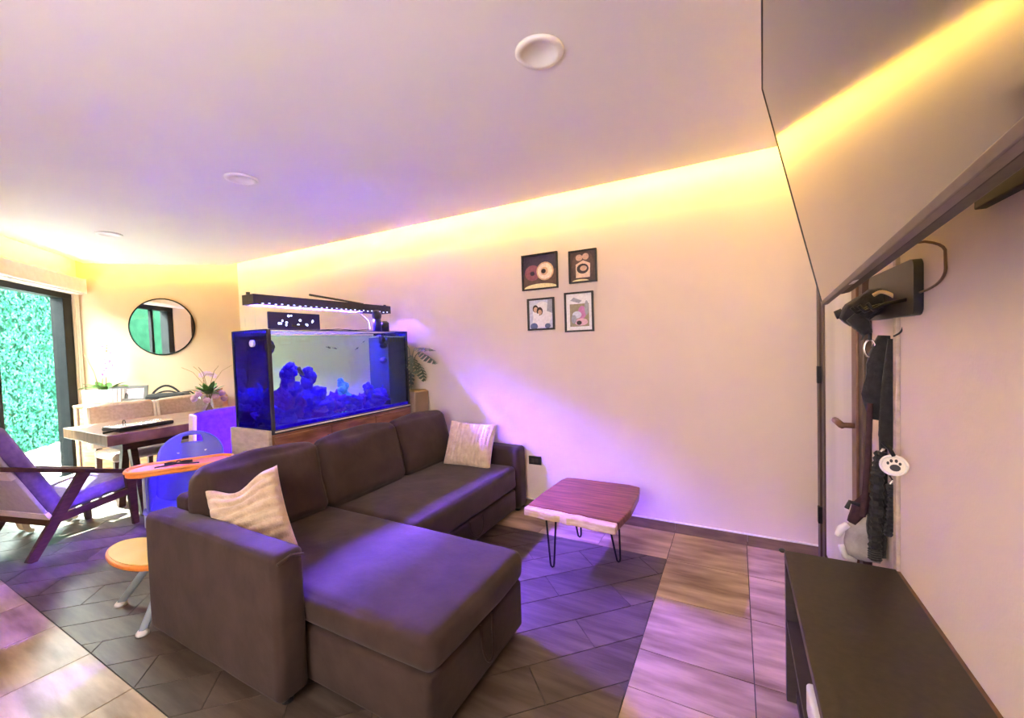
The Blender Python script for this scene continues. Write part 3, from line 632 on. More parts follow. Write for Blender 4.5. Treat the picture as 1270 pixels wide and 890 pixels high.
# ------------------------------------------------------------------ pictures on the long wall
def frame(label, px0, px1, bw, mats, shapes, mt=None):
    a = at(*px0, 1, D-.012); b = at(*px1, 1, D-.012); x0, x1 = min(a.x, b.x), max(a.x, b.x); z0, z1 = min(a.z, b.z), max(a.z, b.z)
    t = thing('picture_frame', label, 'picture', ((x0+x1)/2, D-.001, z0), group='framed pictures on the long wall')
    y1, y0 = D-.001, D-.022
    for lo, hi in (((x0, y0, z0), (x1, y1, z0+bw)), ((x0, y0, z1-bw), (x1, y1, z1)), ((x0, y0, z0+bw), (x0+bw, y1, z1-bw)), ((x1-bw, y0, z0+bw), (x1, y1, z1-bw))):
        MB().box(lo, hi).build('frame_side', 'frameblk', t, bevel=.002)
    w, h = x1-x0-2*bw, z1-z0-2*bw; mb = MB()
    def sh(poly, mi, lay): mb.plate((x0+bw, D-.006-lay*.0006, z0+bw), (w, 0, 0), (0, 0, h), (0, -1, 0), poly, .0005, mi)
    sh([(0, 0), (1, 0), (1, 1), (0, 1)], 0, 0)
    for k, (poly, mi) in enumerate(shapes): sh([(min(1, max(0, x)), min(1, max(0, y))) for x, y in poly], mi, k+1)
    mb.build('print', mats, t)
frame('black-framed dark picture of two pale dandelion heads', (648, 361), (691, 311), .012, ['pBrown', 'pNight', 'pMauve', 'pDand', 'pDand2', 'pHair', 'pHill'],
      [([(0, .45), (1, .55), (1, 1), (0, 1)], 1), (ell(.28, .48, .24, .24), 2), (ell(.66, .50, .26, .28), 3), (ell(.66, .50, .22, .24), 4), (ell(.64, .50, .11, .13), 3), (ell(.28, .46, .07, .07), 1), (ell(.62, .50, .07, .07), 5), (ell(.52, .0, .5, .14, 12, 0, PI), 6)])
frame('black-framed sepia picture of two people holding something', (706, 352), (739.5, 307), .012, ['pSepia', 'pBrown', 'pSkin', 'pSkin2', 'pHair', 'pHill'],
      [(ell(.30, .55, .24, .38), 1), (ell(.70, .55, .24, .40), 1), (ell(.36, .80, .14, .11), 2), (ell(.62, .82, .13, .11), 2), ([(.22, .12), (.78, .12), (.80, .58), (.52, .70), (.22, .58)], 3), (ell(.50, .42, .24, .17), 4), (ell(.53, .43, .14, .09), 2), (ell(.40, .0, .34, .07, 10, 0, PI), 5)])
frame('black-framed bright photo of a couple sitting close together', (655, 410), (687, 368), .014, ['pPale', 'pWhite', 'pGreyB', 'pHair', 'pSkin', 'pWhite', 'pDenim'],
      [(ell(.55, .5, .4, .45), 1), ([(.75, .6), (1, .5), (1, 1), (.8, 1)], 2), (ell(.27, .70, .12, .13), 3), (ell(.28, .66, .09, .10), 4), (ell(.45, .60, .13, .15), 3), (ell(.46, .57, .08, .09), 4), ([(.12, .1), (.5, .05), (.42, .52), (.2, .55)], 5), ([(.35, .02), (.8, .05), (.72, .42), (.5, .48), (.36, .4)], 5), (ell(.2, .08, .16, .12), 6), (ell(.78, .08, .12, .09), 6)])
frame('black-framed photo with wide white mount and pink figures', (701, 412), (735.5, 360), .013, ['pWhite', 'pOlive', 'pGreyB', 'pPink', 'pRose', 'pPale', 'pHair', 'pWhite'],
      [([(.14, .1), (.88, .1), (.88, .92), (.14, .92)], 1), ([(.14, .72), (.88, .72), (.88, .92), (.14, .92)], 7), ([(.16, .82), (.5, .74), (.62, .80), (.3, .90)], 2), (ell(.62, .48, .16, .18), 3), (ell(.42, .42, .18, .10), 5), (ell(.58, .22, .26, .10), 4), (ell(.50, .20, .10, .06), 6), (ell(.30, .30, .10, .12), 2), (ell(.80, .60, .08, .2), 2)])
o = thing('wall_outlet', 'black double wall socket beside the sofa arm', 'outlet', (-1.47, D, .40))
MB().box((-1.527, D-.011, .367), (-1.413, D-.0005, .438)).build('cover_plate', 'blackplastic', o, bevel=.004)
for x in (-1.487, -1.453): MB().box((x-.014, D-.0135, .385), (x+.014, D-.0105, .420)).build('socket', 'tvback', o, bevel=.002)

# ------------------------------------------------------------------ television and its mount
L_ = Vector((.05, .998, -.037)).normalized(); Bf = Vector((.269, 1.790, 1.465)); e_ = (Vector((.099, 1.828, 2.277))-Bf); e_ = (e_-L_*e_.dot(L_)).normalized()
nn = L_.cross(e_).normalized()                        # points to the wall
if nn.x < 0: nn = -nn
TW, TH = 1.475, .83
def tvp(u, v, n): return Bf-L_*u+e_*v+nn*n            # u from far edge toward camera, v up
def tvbox(u0, u1, v0, v1, n0, n1): return MB().obox(tvp((u0+u1)/2, (v0+v1)/2, (n0+n1)/2), L_*(u1-u0)/2, e_*(v1-v0)/2, nn*(n1-n0)/2)
tv = thing('television', 'large wall-mounted flat television tilted downward above the dark cabinet', 'television', Bf-L_*TW/2)
tvbox(.004, TW-.004, .012, TH-.004, .000, .004).build('screen', 'screen', tv)
tvbox(0, TW, 0, TH, .004, .016).build('panel_back', 'tvgrey', tv, bevel=.002)
tvbox(0, TW, -.002, .012, -.003, .016).build('bottom_bezel', 'tvgrey', tv, bevel=.002)
tvbox(-.003, .003, 0, TH, -.002, .02).build('side_bezel', 'blackplastic', tv)
tvbox(TW-.003, TW+.003, 0, TH, -.002, .02).build('side_bezel', 'blackplastic', tv)
tvbox(0, TW, TH-.004, TH+.002, -.002, .02).build('top_bezel', 'blackplastic', tv)
tvbox(.02, TW-.02, .012, .5, .0165, .030).build('back_groove', 'blackplastic', tv)
tvbox(.10, TW-.12, .012, .52, .030, .075).build('back_housing', 'tvback', tv, bevel=.012)
tvbox(.5, .56, -.003, .0, .002, .012).build('indicator', 'ceramic', tv)
mt = thing('tv_mount', 'black swivel arm fixing the television to the wall', 'bracket', (XR, 1.1, 1.5))
MB().box((XR-.022, .90, 1.62), (XR-.001, 1.28, 2.02)).build('wall_plate', 'blackmetal', mt, bevel=.003)
pc = tvp(.73, .35, .08)
for dz in (-.08, .08): MB().bar((XR-.03, 1.1, 1.82+dz), (pc.x, pc.y, pc.z+dz), .03, .03).build('arm', 'blackmetal', mt)
MB().obox(tvp(.73, .35, .082), L_*.12, e_*.14, nn*.006).build('head_plate', 'blackmetal', mt)
p0 = at(1172, 303, 0, .474); p1 = at(1173, 340, 0, .474); p2 = at(1160, 355, 0, .474); p3 = at(1135, 365, 0, .472); p4 = at(1112, 372, 0, .466)
tag(MB().tube(chaikin([tvp(.42, .03, .06), (p0.x-.06, p0.y, p0.z+.02), p0, (p0+p1)/2, p1, p2, p3, p4]), .0035, 6).build('tv_cable', 'bronzehandle', smooth=True), 'thin brown cable hanging from the television to the hook board', 'cable')

# ------------------------------------------------------------------ low cabinet under the television
cb = thing('media_cabinet', 'long low dark brown television cabinet against the wall', 'cabinet', (.315, .7, 0))
CY1, CY0, CX0, CX1, CH = 1.82, -.55, .152, .470, .56
MB().box((CX0, CY0, CH-.03), (CX1, CY1, CH)).build('top', 'cabtop', cb, bevel=.003)
MB().box((CX0+.001, CY1-.03, 0), (CX1, CY1-.001, CH-.03)).build('side_panel', 'cabside', cb, bevel=.002)
MB().box((CX0+.001, CY0, 0), (CX1, CY0+.03, CH-.03)).build('side_panel', 'cabside', cb, bevel=.002)
MB().box((CX1-.012, CY0+.03, .02), (CX1, CY1-.03, CH-.03)).build('back_panel', 'blackplastic', cb)
MB().box((CX0+.03, CY0+.03, .02), (CX1-.012, CY1-.03, .05)).build('bottom_panel', 'cabside', cb)
MB().box((CX0+.004, CY0+.03, .29), (CX1-.012, CY1-.03, .31)).build('shelf', 'cabside', cb)
for y in (1.02, .22): MB().box((CX0+.02, y-.012, .05), (CX1-.012, y+.012, CH-.03)).build('divider', 'cabside', cb)
MB().box((CX1, CY0, CH-.02), (XR-.001, CY1, CH-.004)).build('rear_strip', 'bronzehandle', cb)
MB().ball((CX0-.006, CY1+.002, CH-.004), (.012, .012, .008), 12, 6).build('corner_guard', 'blackplastic', cb, smooth=True)
rb = thing('white_box', 'small white box on the shelf inside the low cabinet', 'box', (.24, 1.2, .31))
MB().rbox((.162, 1.14, .3105), (.31, 1.37, .395), .01, n=2, k=3).build('case', 'ceramic', rb, smooth=True, weld=True)
MB().box((.160, 1.18, .34), (.163, 1.21, .344)).build('slot', 'blackplastic', rb)

# ------------------------------------------------------------------ hook board and dog gear by the door
def hp(px, py, y=1.93): return at(px, py, 1, y)
hk = thing('hook_board', 'dark wall board with hooks for dog leads beside the door', 'hook rack', (XR, 1.9, 1.42))
MB().plate((XR-.001, 1.62, 1.41), (0, 1, 0), (0, 0, 1), (-1, 0, 0), rrect(0, 0, .46, .165, .025), .022).build('board', 'blackplastic', hk)
for y in (1.68, 1.78, 1.88, 1.98, 2.05):
    MB().tube([(XR-.02, y, 1.46), (XR-.07, y, 1.45), (XR-.10, y, 1.435), (XR-.115, y, 1.455)], .006, 8).build('hook', 'blackmetal', hk, smooth=True)
def rag(pts, rad, name, m, parent=None, n=14, sq=.6, nz=.25, seed=0, org=None):
    P = [Vector(p) for p in pts]; Q = []; R = []
    for i in range(len(P)-1):
        for k in range(4): t = k/4; Q.append(P[i].lerp(P[i+1], t)); R.append(rad[i]*(1-t)+rad[i+1]*t)
    Q.append(P[-1]); R.append(rad[-1]); mb = MB().tube(Q, R, n); c = sum(Q, Vector())/len(Q)
    for i, v in enumerate(mb.v):
        ax = Q[min(i//n, len(Q)-1)]; d = v-ax; g = 1+nz*noise.noise(v*22+Vector((seed, 0, 0)))+nz*.5*math.sin(math.atan2(d.y, d.x)*5+v.z*9)
        mb.v[i] = ax+Vector((d.x*g, d.y*g*sq, d.z*g))
    return mb.build(name, m, parent, smooth=True, org=org)
t = thing('folded_bag', 'black nylon bag bunched on the hook board under the television', 'bag', hp(1072, 410))
rag([hp(1110, 368), hp(1085, 372), hp(1062, 388), hp(1048, 400)], [.03, .045, .04, .02], 'body', 'blackcloth', t, seed=1, sq=.9)
rag([hp(1045, 388, 1.95), hp(1036, 391, 1.95)], [.018, .016], 'roll_end', 'blackplastic', t, seed=2, nz=.05)
rag([hp(1056, 392, 1.90), hp(1070, 402, 1.90), hp(1076, 414, 1.90)], [.02, .024, .014], 'flap', 'blackcloth', t, seed=3)
tag(rag([hp(1100, 416), hp(1097, 440), hp(1092, 490), hp(1088, 520)], [.022, .04, .048, .028], 'rolled_coat', 'blackcloth', seed=5, org=hp(1094, 470)), 'black rolled dog coat hanging below the hook board', 'dog coat')
tag(rag([hp(1108, 420, 1.88), hp(1104, 480, 1.88), hp(1101, 540, 1.88), hp(1099, 556, 1.88)], [.014, .024, .026, .016], 'umbrella', 'blackcloth', seed=6, nz=.12, org=hp(1104, 480, 1.88)), 'slim black furled umbrella hanging beside the rolled coat', 'umbrella')
def cord(pts, r, name, label, m, cat='leash', braid=0, y=1.9):
    P = [hp(*p, y) if len(p) == 2 else Vector(p) for p in pts]; Q = []
    for i in range(len(P)-1):
        for k in range(5): Q.append(P[i].lerp(P[i+1], k/5))
    Q.append(P[-1])
    if not braid: return tag(MB().tube(chaikin(P, 3), r, 8).build(name, m, smooth=True, org=P[0]), label, cat)
    t = thing(name, label, cat, P[0]); R = [r*(1+.35*(i % 2)) for i in range(len(Q)*2-1)]; QQ = []
    for i in range(len(Q)-1): QQ += [Q[i], (Q[i]+Q[i+1])/2]
    QQ.append(Q[-1]); MB().tube(QQ, R, 8).build('braid', m, t)
    MB().tube([P[0]+Vector((0, 0, .03)), P[0]+Vector((.008, 0, .015)), P[0]], .005, 6).build('clip', 'chrome', t)
    return t
cord([(1083, 366), (1092, 361), (1104, 364), (1118, 374), (1130, 383)], .006, 'woven_cord', 'cream and black woven cord arched over the hook board', 'sap', y=1.80, cat='cord')
cord([(1122, 385), (1122, 400), (1118, 412), (1108, 417)], .003, 'thin_cord', 'thin black cord loop at the edge of the hook board', 'blackplastic', y=1.80, cat='cord')
cord([(1064, 396), (1072, 404), (1074, 412), (1068, 422)], .003, 'thin_cord', 'thin black cord curling under the bunched bag', 'blackplastic', cat='cord')
cord([(1079, 500), (1077, 560), (1073, 610), (1070, 640)], .009, 'flat_lead', 'dark wine webbing lead hanging straight down', 'wineloth')
cord([(1093, 560), (1088, 590), (1087, 640), (1085, 680), (1085, 694)], .016, 'braided_lead', 'thick black braided lead hanging to the cabinet top', 'blackcloth', braid=1)
cord([(1104, 600), (1107, 612), (1105, 640), (1101, 664)], .011, 'braided_lead', 'short black braided lead below the paw medallion', 'blackcloth', braid=1, y=1.86)
cord([(1100, 470), (1094, 520), (1098, 600), (1096, 660)], .013, 'strap', 'wide black strap hanging behind the paw medallion', 'blackcloth', y=1.96)
t = thing('carabiner', 'chrome carabiner clip below the bunched bag', 'clip', hp(1078, 430))
q = hp(1079, 432); MB().tube([q+Vector((.016*math.sin(a), 0, .032*math.cos(a))) for a in [2*PI*k/12 for k in range(13)]], .004, 6).build('ring', 'chrome', t, smooth=True)
MB().tube([q+Vector((0, 0, .03)), q+Vector((0, 0, .055))], .006, 8).build('swivel', 'blackmetal', t)
t = thing('paw_medallion', 'round cream tag with a black paw print hanging among the leads', 'tag', hp(1108, 590, 1.68))
cm = hp(1108.5, 577, 1.68); vn = (Vector((0, 0, CAM_H))-cm); vn.z = .1; vn.normalize(); vu = Vector((0, 0, 1)).cross(vn).normalized(); vv = vn.cross(vu)
R0 = 12.8/FPX*(cm-Vector((0, 0, CAM_H))).dot(_f)
MB().plate(cm-vn*.008, vu, vv, vn, ell(0, 0, R0, R0*.94, 28), .008).build('disc', 'tagcream', t, bevel=.002)
MB().tube([cm+vu*R0*math.cos(2*PI*k/28)*.97+vv*R0*.92*math.sin(2*PI*k/28) for k in range(29)], .004, 6).build('rim', 'white', t, smooth=True)
pw = MB()
for x, y, rx, ry in ((.10, -.22, .40, .33), (-.42, .18, .11, .16), (-.18, .42, .12, .17), (.18, .45, .12, .17), (.45, .2, .11, .15)):
    pw.plate(cm+vn*.0003, vu, vv, vn, ell(x*R0, y*R0, rx*R0, ry*R0, 14), .0008)
pw.build('paw_print', 'blackplastic', t)
MB().tube([cm+vv*R0*.9, cm+vv*(R0+.02)-vu*.01, hp(1095, 548, 1.70)], .006, 8).build('clip', 'blackmetal', t)
t = thing('dog_harness', 'grey and black dog harness bundle hanging by the door', 'harness', hp(1070, 697, 1.96))
rag([hp(1083, 640, 1.97), hp(1074, 660, 1.97), hp(1070, 690, 1.97)], [.03, .055, .05], 'mesh_body', 'greycloth', t, seed=9, sq=.7)
rag([hp(1080, 612, 1.93), hp(1068, 630, 1.93), hp(1056, 648, 1.93)], [.018, .026, .012], 'strap', 'wineloth', t, seed=10, sq=.6)
rag([hp(1086, 625, 1.92), hp(1087, 660, 1.92), hp(1090, 690, 1.92)], [.02, .026, .022], 'black_panel', 'blackcloth', t, seed=11, sq=.6)
rag([hp(1052, 650, 1.94), hp(1044, 655, 1.94), hp(1038, 664, 1.94)], [.012, .014, .009], 'white_trim', 'white', t, seed=12, sq=.7, nz=.1)
rag([hp(1043, 675, 1.95), hp(1048, 690, 1.95), hp(1062, 696, 1.95)], [.010, .012, .009], 'white_trim', 'white', t, seed=13, sq=.7, nz=.1)
MB().tube([hp(1066, 626, 1.92), hp(1054, 622, 1.92), hp(1050, 630, 1.92)], .008, 8).build('buckle', 'blackplastic', t)

# ------------------------------------------------------------------ round mirror on the left wall
def mp(s, off, z): return A+m_*s+n_*off+Vector((0, 0, z))
mi = thing('round_mirror', 'round wall mirror with a thin dark rim', 'mirror', mp(.848, .0, 1.38))
c = mp(.848, .003, 1.728)
MB().plate(c, m_, Vector((0, 0, 1)), n_, ell(0, 0, .342, .342, 48), .014).build('mirror_glass', 'mirror', mi)
MB().tube([c+n_*.012+m_*.346*math.cos(2*PI*k/48)+Vector((0, 0, .346*math.sin(2*PI*k/48))) for k in range(49)], .0085, 8).build('rim', 'windark', mi, smooth=True)

# ------------------------------------------------------------------ sideboard along the left wall
def mbox(mb, s0, s1, o0, o1, z0, z1): return mb.obox(mp((s0+s1)/2, (o0+o1)/2, (z0+z1)/2), m_*(s1-s0)/2, n_*(o1-o0)/2, Vector((0, 0, (z1-z0)/2)))
sbd = thing('sideboard', 'honey-coloured wooden sideboard under the round mirror', 'sideboard', mp(.85, .2, 0))
SB0, SB1, SO, SH = .14, 1.52, .41, .845
mbox(MB(), SB0, SB1, .02, SO, SH-.03, SH).build('top', 'orangewood', sbd, bevel=.004)
mbox(MB(), SB0, SB0+.03, .02, SO-.01, 0, SH-.03).build('side_panel', 'orangewood', sbd, bevel=.003)
mbox(MB(), SB1-.03, SB1, .02, SO-.01, 0, SH-.03).build('side_panel', 'orangewood', sbd, bevel=.003)
mbox(MB(), SB0+.03, SB1-.03, .02, SO-.03, .06, SH-.03).build('carcass', 'orangewood', sbd)
for k in range(3):
    a = SB0+.035+k*(SB1-SB0-.07)/3; b = a+(SB1-SB0-.07)/3-.008
    d = mbox(MB(), a, b, SO-.03, SO-.012, .075, SH-.04).build('door', 'orangewood', sbd, bevel=.003)
    mbox(MB(), a, a+.016, SO-.012, SO-.009, .075, SH-.04).build('shadow_gap', 'darkwood', d)
    mbox(MB(), a+.04, b-.03, SO-.0119, SO-.004, .54, SH-.06).build('door_panel', 'orangewood', d, bevel=.003)
    mbox(MB(), a+.04, b-.03, SO-.0119, SO-.004, .11, .52).build('door_panel', 'orangewood', d, bevel=.003)
def sp(px, py, off=.22):
    d = _r*((px-635)/FPX)+_d*((py-445)/FPX)+_f; o = Vector((0, 0, CAM_H)); q = mp(0, off, 0); return o+d*((q-o).dot(n_)/d.dot(n_))
# orchid in a ribbed white oval pot
q = sp(119, 500); oc = mp(max((q-A).dot(m_), SB0+.23), .25, SH)
orch = thing('potted_orchid', 'white orchid in a ribbed white oval pot on the sideboard', 'potted plant', oc)
rz_m = math.atan2(m_.y, m_.x); Rm = Matrix.Rotation(rz_m, 3, 'Z')
pot = MB(); N = 60; V = []; F = []
for i, (r, z) in enumerate(((.88, 0), (1, .01), (1.04, .16), (1.0, .16), (.95, .05))):
    for k in range(N):
        a = 2*PI*k/N; rr = r*(1+(.05 if k % 2 == 0 and i < 3 else 0)); V.append(oc+Rm @ Vector((.205*rr*math.cos(a), .12*rr*math.sin(a), z)))
for i in range(4): F += [(i*N+k, i*N+(k+1) % N, (i+1)*N+(k+1) % N, (i+1)*N+k) for k in range(N)]
F += [list(range(N))[::-1], list(range(4*N, 5*N))]
pot.add(V, F).build('pot', 'potblue', orch)
MB().add([oc+Rm @ Vector((.19*math.cos(2*PI*k/24), .11*math.sin(2*PI*k/24), .14)) for k in range(24)], [list(range(24))]).build('moss', 'stem', orch)
def blade(base, d, L, Wd, droop, up=Vector((0, 0, 1)), n=7):
    base = Vector(base); d = Vector(d).normalized(); s_ = d.cross(up).normalized(); V = []; F = []
    for k in range(n+1):
        t = k/n; p = base+d*L*t-up*droop*L*t*t; w = Wd*math.sin(PI*min(.985, .1+.9*t))**.7
        V += [p-s_*w, p-up*w*.25, p+s_*w]
    for k in range(n): a = k*3; F += [(a, a+1, a+4, a+3), (a+1, a+2, a+5, a+4)]
    return MB().add(V, F)
top = oc+Vector((0, 0, .15))
for a, L, W_, dr, zz in ((PI*.97, .30, .05, .45, .55), (PI*1.12, .22, .045, .3, .9), (.15, .22, .045, .35, 1.0), (-.1, .30, .04, .6, .8), (1.9, .15, .04, .2, 1.0), (-1.4, .18, .045, .5, 1.1), (-2.0, .18, .04, .4, 1.3), (PI*.9, .16, .045, .2, 1.4)):
    d = Rm @ Vector((math.cos(a), math.sin(a), 0)); blade(top+d*.03, d+Vector((0, 0, zz)), L, W_, dr).build('leaf', 'leaf', orch, smooth=True)
for dx, hgt, lean in ((-.07, .42, -.12), (-.04, .33, .04), (.0, .52, .03)):
    s0 = top+m_*dx; MB().tube([s0, s0+Vector((0, 0, hgt*.5))+m_*lean*.3, s0+Vector((0, 0, hgt))+m_*lean], .005, 6).build('flower_stem', 'stem', orch, smooth=True)
for k in range(13):
    fc = top+Vector((0, 0, .50-.028*k+random.uniform(-.01, .01)))+m_*(.02+random.uniform(-.06, .08))+n_*random.uniform(.0, .04)
    fl = MB()
    for j in range(5):
        a = 2*PI*j/5+k; u = (m_*math.cos(a)+Vector((0, 0, 1))*math.sin(a)); v = u.cross(n_)
        fl.add([fc, fc+u*.022+v*.017+n_*.006, fc+u*.044+n_*.002, fc+u*.022-v*.017+n_*.006], [(0, 1, 2, 3)])
    f = fl.build('blossom', 'petal', orch); MB().ball(fc+n_*.008, .008, 8, 5).build('lip', 'orchidlip', f)
# small framed photo
q = sp(159, 498, .30); fb = mp((q-A).dot(m_), .30, SH)
pf = thing('photo_frame', 'small taupe photo frame standing beside the orchid pot', 'picture', fb)
tl = (Vector((0, 0, 1))-n_*.22).normalized(); fn = m_.cross(tl); fn = fn if fn.dot(n_) > 0 else -fn
for x0, x1, y0, y1 in ((-.19, .19, 0, .03), (-.19, .19, .15, .18), (-.19, -.155, .03, .15), (.155, .19, .03, .15)):
    MB().plate(fb+Vector((0, 0, .004)), m_, tl, fn, [(x0, y0), (x1, y0), (x1, y1), (x0, y1)], .016).build('frame_side', 'framegrey', pf)
pp = MB()
for k, (poly, mi_) in enumerate((([(-.155, .03), (.155, .03), (.155, .15), (-.155, .15)], 0), ([(-.15, .032), (-.02, .032), (-.06, .07), (-.13, .06)], 1), ([(-.05, .032), (.0, .032), (.0, .08), (-.03, .11), (-.04, .07)], 2), (ell(.09, .07, .045, .03), 3))):
    pp.plate(fb+Vector((0, 0, .004))+fn*(.004+.0008*k), m_, tl, fn, poly, .0006, mi_)
pp.build('print', ['pRose', 'pSkin', 'pHair', 'pSkin2'], pf)
MB().bar(fb+tl*.12-fn*.004, fb-n_*.06+Vector((0, 0, .004)), .03, .004, up=m_).build('easel_back', 'framegrey', pf)
# handbag
q = sp(208, 495, .26); hb = mp((q-A).dot(m_), .24, SH)
bg_ = thing('handbag', 'black leather handbag with arched handle lying on the sideboard', 'handbag', hb)
Fh = Matrix.Translation(hb) @ Matrix.Rotation(rz_m, 4, 'Z')
MB().rbox((-.20, -.09, .002), (.20, .09, .07), .03, puff=.01, wr=.008, n=8, seed=4, fr=Fh).build('body', 'blackcloth', bg_, smooth=True, weld=True)
MB().tube([Fh @ Vector((-.19+.30*k/12, .04, .05+.11*math.sin(PI*k/12)**.8)) for k in range(13)], .012, 8).build('handle', 'blackcloth', bg_, smooth=True)
MB().tube([Fh @ Vector((-.15+.3*k/10, -.03, .05+.05*math.sin(PI*k/10))) for k in range(11)], .009, 8).build('handle', 'blackcloth', bg_, smooth=True)
MB().tube([Fh @ Vector((.12, .06, .07)), Fh @ Vector((.20, .07, .075)), Fh @ Vector((.24, .05, .05))], .008, 8).build('strap', 'blackcloth', bg_, smooth=True)
for x in (-.17, .10): MB().ball(Fh @ Vector((x, .055, .06)), .012, 10, 6).build('buckle', 'chrome', bg_, smooth=True)
# wooden box with a small white orchid behind the tank
wb = mp(1.40, .24, SH)
wbx = thing('wooden_box', 'small honey wood box at the end of the sideboard', 'box', wb)
mbox(MB(), 1.29, 1.51, .14, .34, SH+.001, SH+.075).build('box_body', 'orangewood', wbx, bevel=.004)
mbox(MB(), 1.285, 1.515, .135, .345, SH+.077, SH+.095).build('box_lid', 'orangewood', wbx, bevel=.004)
so = thing('orchid_spray', 'small white orchid spray standing on the wooden box', 'flower', wb+Vector((0, 0, .095)))
s0 = wb-m_*.05+Vector((0, 0, .096))
MB().lathe([(.025, 0), (.03, .04), (.022, .05), (.018, .01)], s0, 14).build('cup', 'ceramic', so, smooth=True)
MB().tube([s0+Vector((0, 0, .01)), s0+Vector((0, 0, .14)), s0+Vector((0, 0, .19))+m_*.04, s0+Vector((0, 0, .18))+m_*.12], .003, 6).build('flower_stem', 'stem', so, smooth=True)
for k in range(5):
    fc = s0+Vector((0, 0, .175+.02*math.sin(k)))+m_*(-.02+.035*k); fl = MB()
    for j in range(5):
        a = 2*PI*j/5+k; u = (m_*math.cos(a)+Vector((0, 0, 1))*math.sin(a)); v = u.cross(n_); fl.add([fc, fc+u*.02+v*.015, fc+u*.038, fc+u*.02-v*.015], [(0, 1, 2, 3)])
    fl.build('blossom', 'petal', so)

# ------------------------------------------------------------------ dining table and what is on it
dt = thing('dining_table', 'thick-topped brown wooden dining table by the glass door', 'table', (-4.76, 2.1, 0))
DX0, DX1, DY0, DY1, DZ = -5.20, -4.27, 1.30, 2.75, .76
MB().box((DX0, DY0, DZ-.085), (DX1, DY1, DZ)).build('top', 'tablewood', dt, bevel=.004)
MB().box((DX0+.10, DY0+.12, DZ-.15), (DX1-.10, DY1-.12, DZ-.086)).build('apron', 'darkwood', dt)
xm = (DX0+DX1)/2
for y in (DY0+.28, DY1-.07):
    for sg in (-1, 1): MB().bar((xm+sg*.05, y, DZ-.12), (xm+sg*.24, y, .0), .06, .05, up=(0, 1, 0), w1=.05).build('leg', 'darkwood', dt)
MB().box((xm-.03, DY0+.22, .30), (xm+.03, DY1-.22, .36)).build('stretcher', 'darkwood', dt)
fo = thing('laptop_sleeve', 'black zipped laptop sleeve with silver edge on the dining table', 'sleeve', (-4.47, 1.62, DZ))
Ff = Matrix.Translation((-4.50, 1.58, DZ+.02)) @ Matrix.Rotation(.15, 4, 'Z')
MB().rbox((-.12, -.20, -.018), (.12, .20, .012), .012, n=4, fr=Ff).build('body', 'blackcloth', fo, smooth=True, weld=True)
MB().rbox((-.115, -.195, .0125), (.115, .195, .020), .003, n=2, k=2, fr=Ff).build('silver_lid', 'chrome', fo, smooth=True, weld=True)
MB().tube([Ff @ Vector((.08, -.19, .0)), Ff @ Vector((.09, -.25, -.005)), Ff @ Vector((.07, -.28, -.008))], .008, 8).build('strap', 'blackcloth', fo, smooth=True)
MB().tube([Ff @ Vector((-.05+.02*math.cos(a), -.08, .035+.02*math.sin(a))) for a in [2*PI*k/12 for k in range(13)]], .003, 6).build('ring', 'blackmetal', fo)
vs = (-4.62, 2.18)
va = thing('glass_vase', 'clear round glass vase holding stems on the dining table', 'vase', (*vs, DZ))
MB().lathe([(.06, .001), (.095, .02), (.115, .08), (.11, .15), (.085, .20), (.075, .205), (.082, .20), (.104, .15), (.109, .08), (.09, .026), (.0, .012)], (*vs, DZ), 28).build('glass_body', 'glass', va, smooth=True)
vp = thing('table_plant', 'leafy green plant with white flowers in the glass vase', 'plant', (*vs, DZ+.03))
for k in range(9):
    a = 2*PI*k/9; MB().tube([(vs[0]+.04*math.cos(a), vs[1]+.04*math.sin(a), DZ+.03), (vs[0], vs[1], DZ+.12), (vs[0]-.03*math.cos(a), vs[1]-.03*math.sin(a), DZ+.23)], .004, 6).build('stem', 'stem', vp)
for k in range(22):
    a = 2.399*k; el = .25+.9*(k/22); d = Vector((math.cos(a)*math.cos(el), math.sin(a)*math.cos(el), math.sin(el)))
    blade((vs[0], vs[1], DZ+.21), d, random.uniform(.14, .21), .028, .22).build('leaf', 'leaf', vp, smooth=True)
for k in range(11):
    a = 2*PI*k/11; fc = Vector((vs[0]+.125*math.cos(a), vs[1]+.125*math.sin(a), DZ+.19+.035*math.sin(k*2.3)))
    MB().ball(fc, (.03, .03, .027), 10, 7, nz=.3, seed=k).build('flower_head', 'petal', vp, smooth=True)
for k in range(6):
    a = k*1.1; d = Vector((math.cos(a)*.5, math.sin(a)*.5, .8)).normalized(); MB().tube([Vector((*vs, DZ+.25)), Vector((*vs, DZ+.25))+d*.22, Vector((*vs, DZ+.25))+d*.28+Vector((d.x, d.y, 0))*.1], .002, 5).build('sprig', 'stem', vp)

# ------------------------------------------------------------------ dining chairs
def dining_chair(label, fab, side, loc, rz):
    t = thing('dining_chair', label, 'chair', loc, rz, 'dining chairs', world=False)
    MB().rbox((-.235, -.20, .40), (.235, .25, .48), .03, puff=.01, n=5).build('seat', fab, t, smooth=True, weld=True)
    fr = Matrix.Translation((0, -.215, .70)) @ Matrix.Rotation(math.radians(7), 4, 'X')
    MB().rbox((-.25, -.04, -.21), (.25, .045, .21), .035, puff=.008, n=6, fr=fr).build('backrest', fab, t, smooth=True, weld=True)
    for s in (-1, 1): MB().rbox((s*.256-.012, -.045, -.205), (s*.256+.012, .04, .20), .011, n=3, k=3, fr=fr).build('side_panel', side, t, smooth=True, weld=True)
    for x in (-.2, .2):
        MB().bar((x, .20, 0), (x, .20, .41), .03, .03, up=(0, 1, 0), w1=.045, h1=.045).build('leg', 'darkwood', t)
        MB().bar((x, -.25, 0), (x, -.20, .50), .03, .03, up=(0, 1, 0), w1=.045, h1=.045).build('leg', 'darkwood', t)
    return t
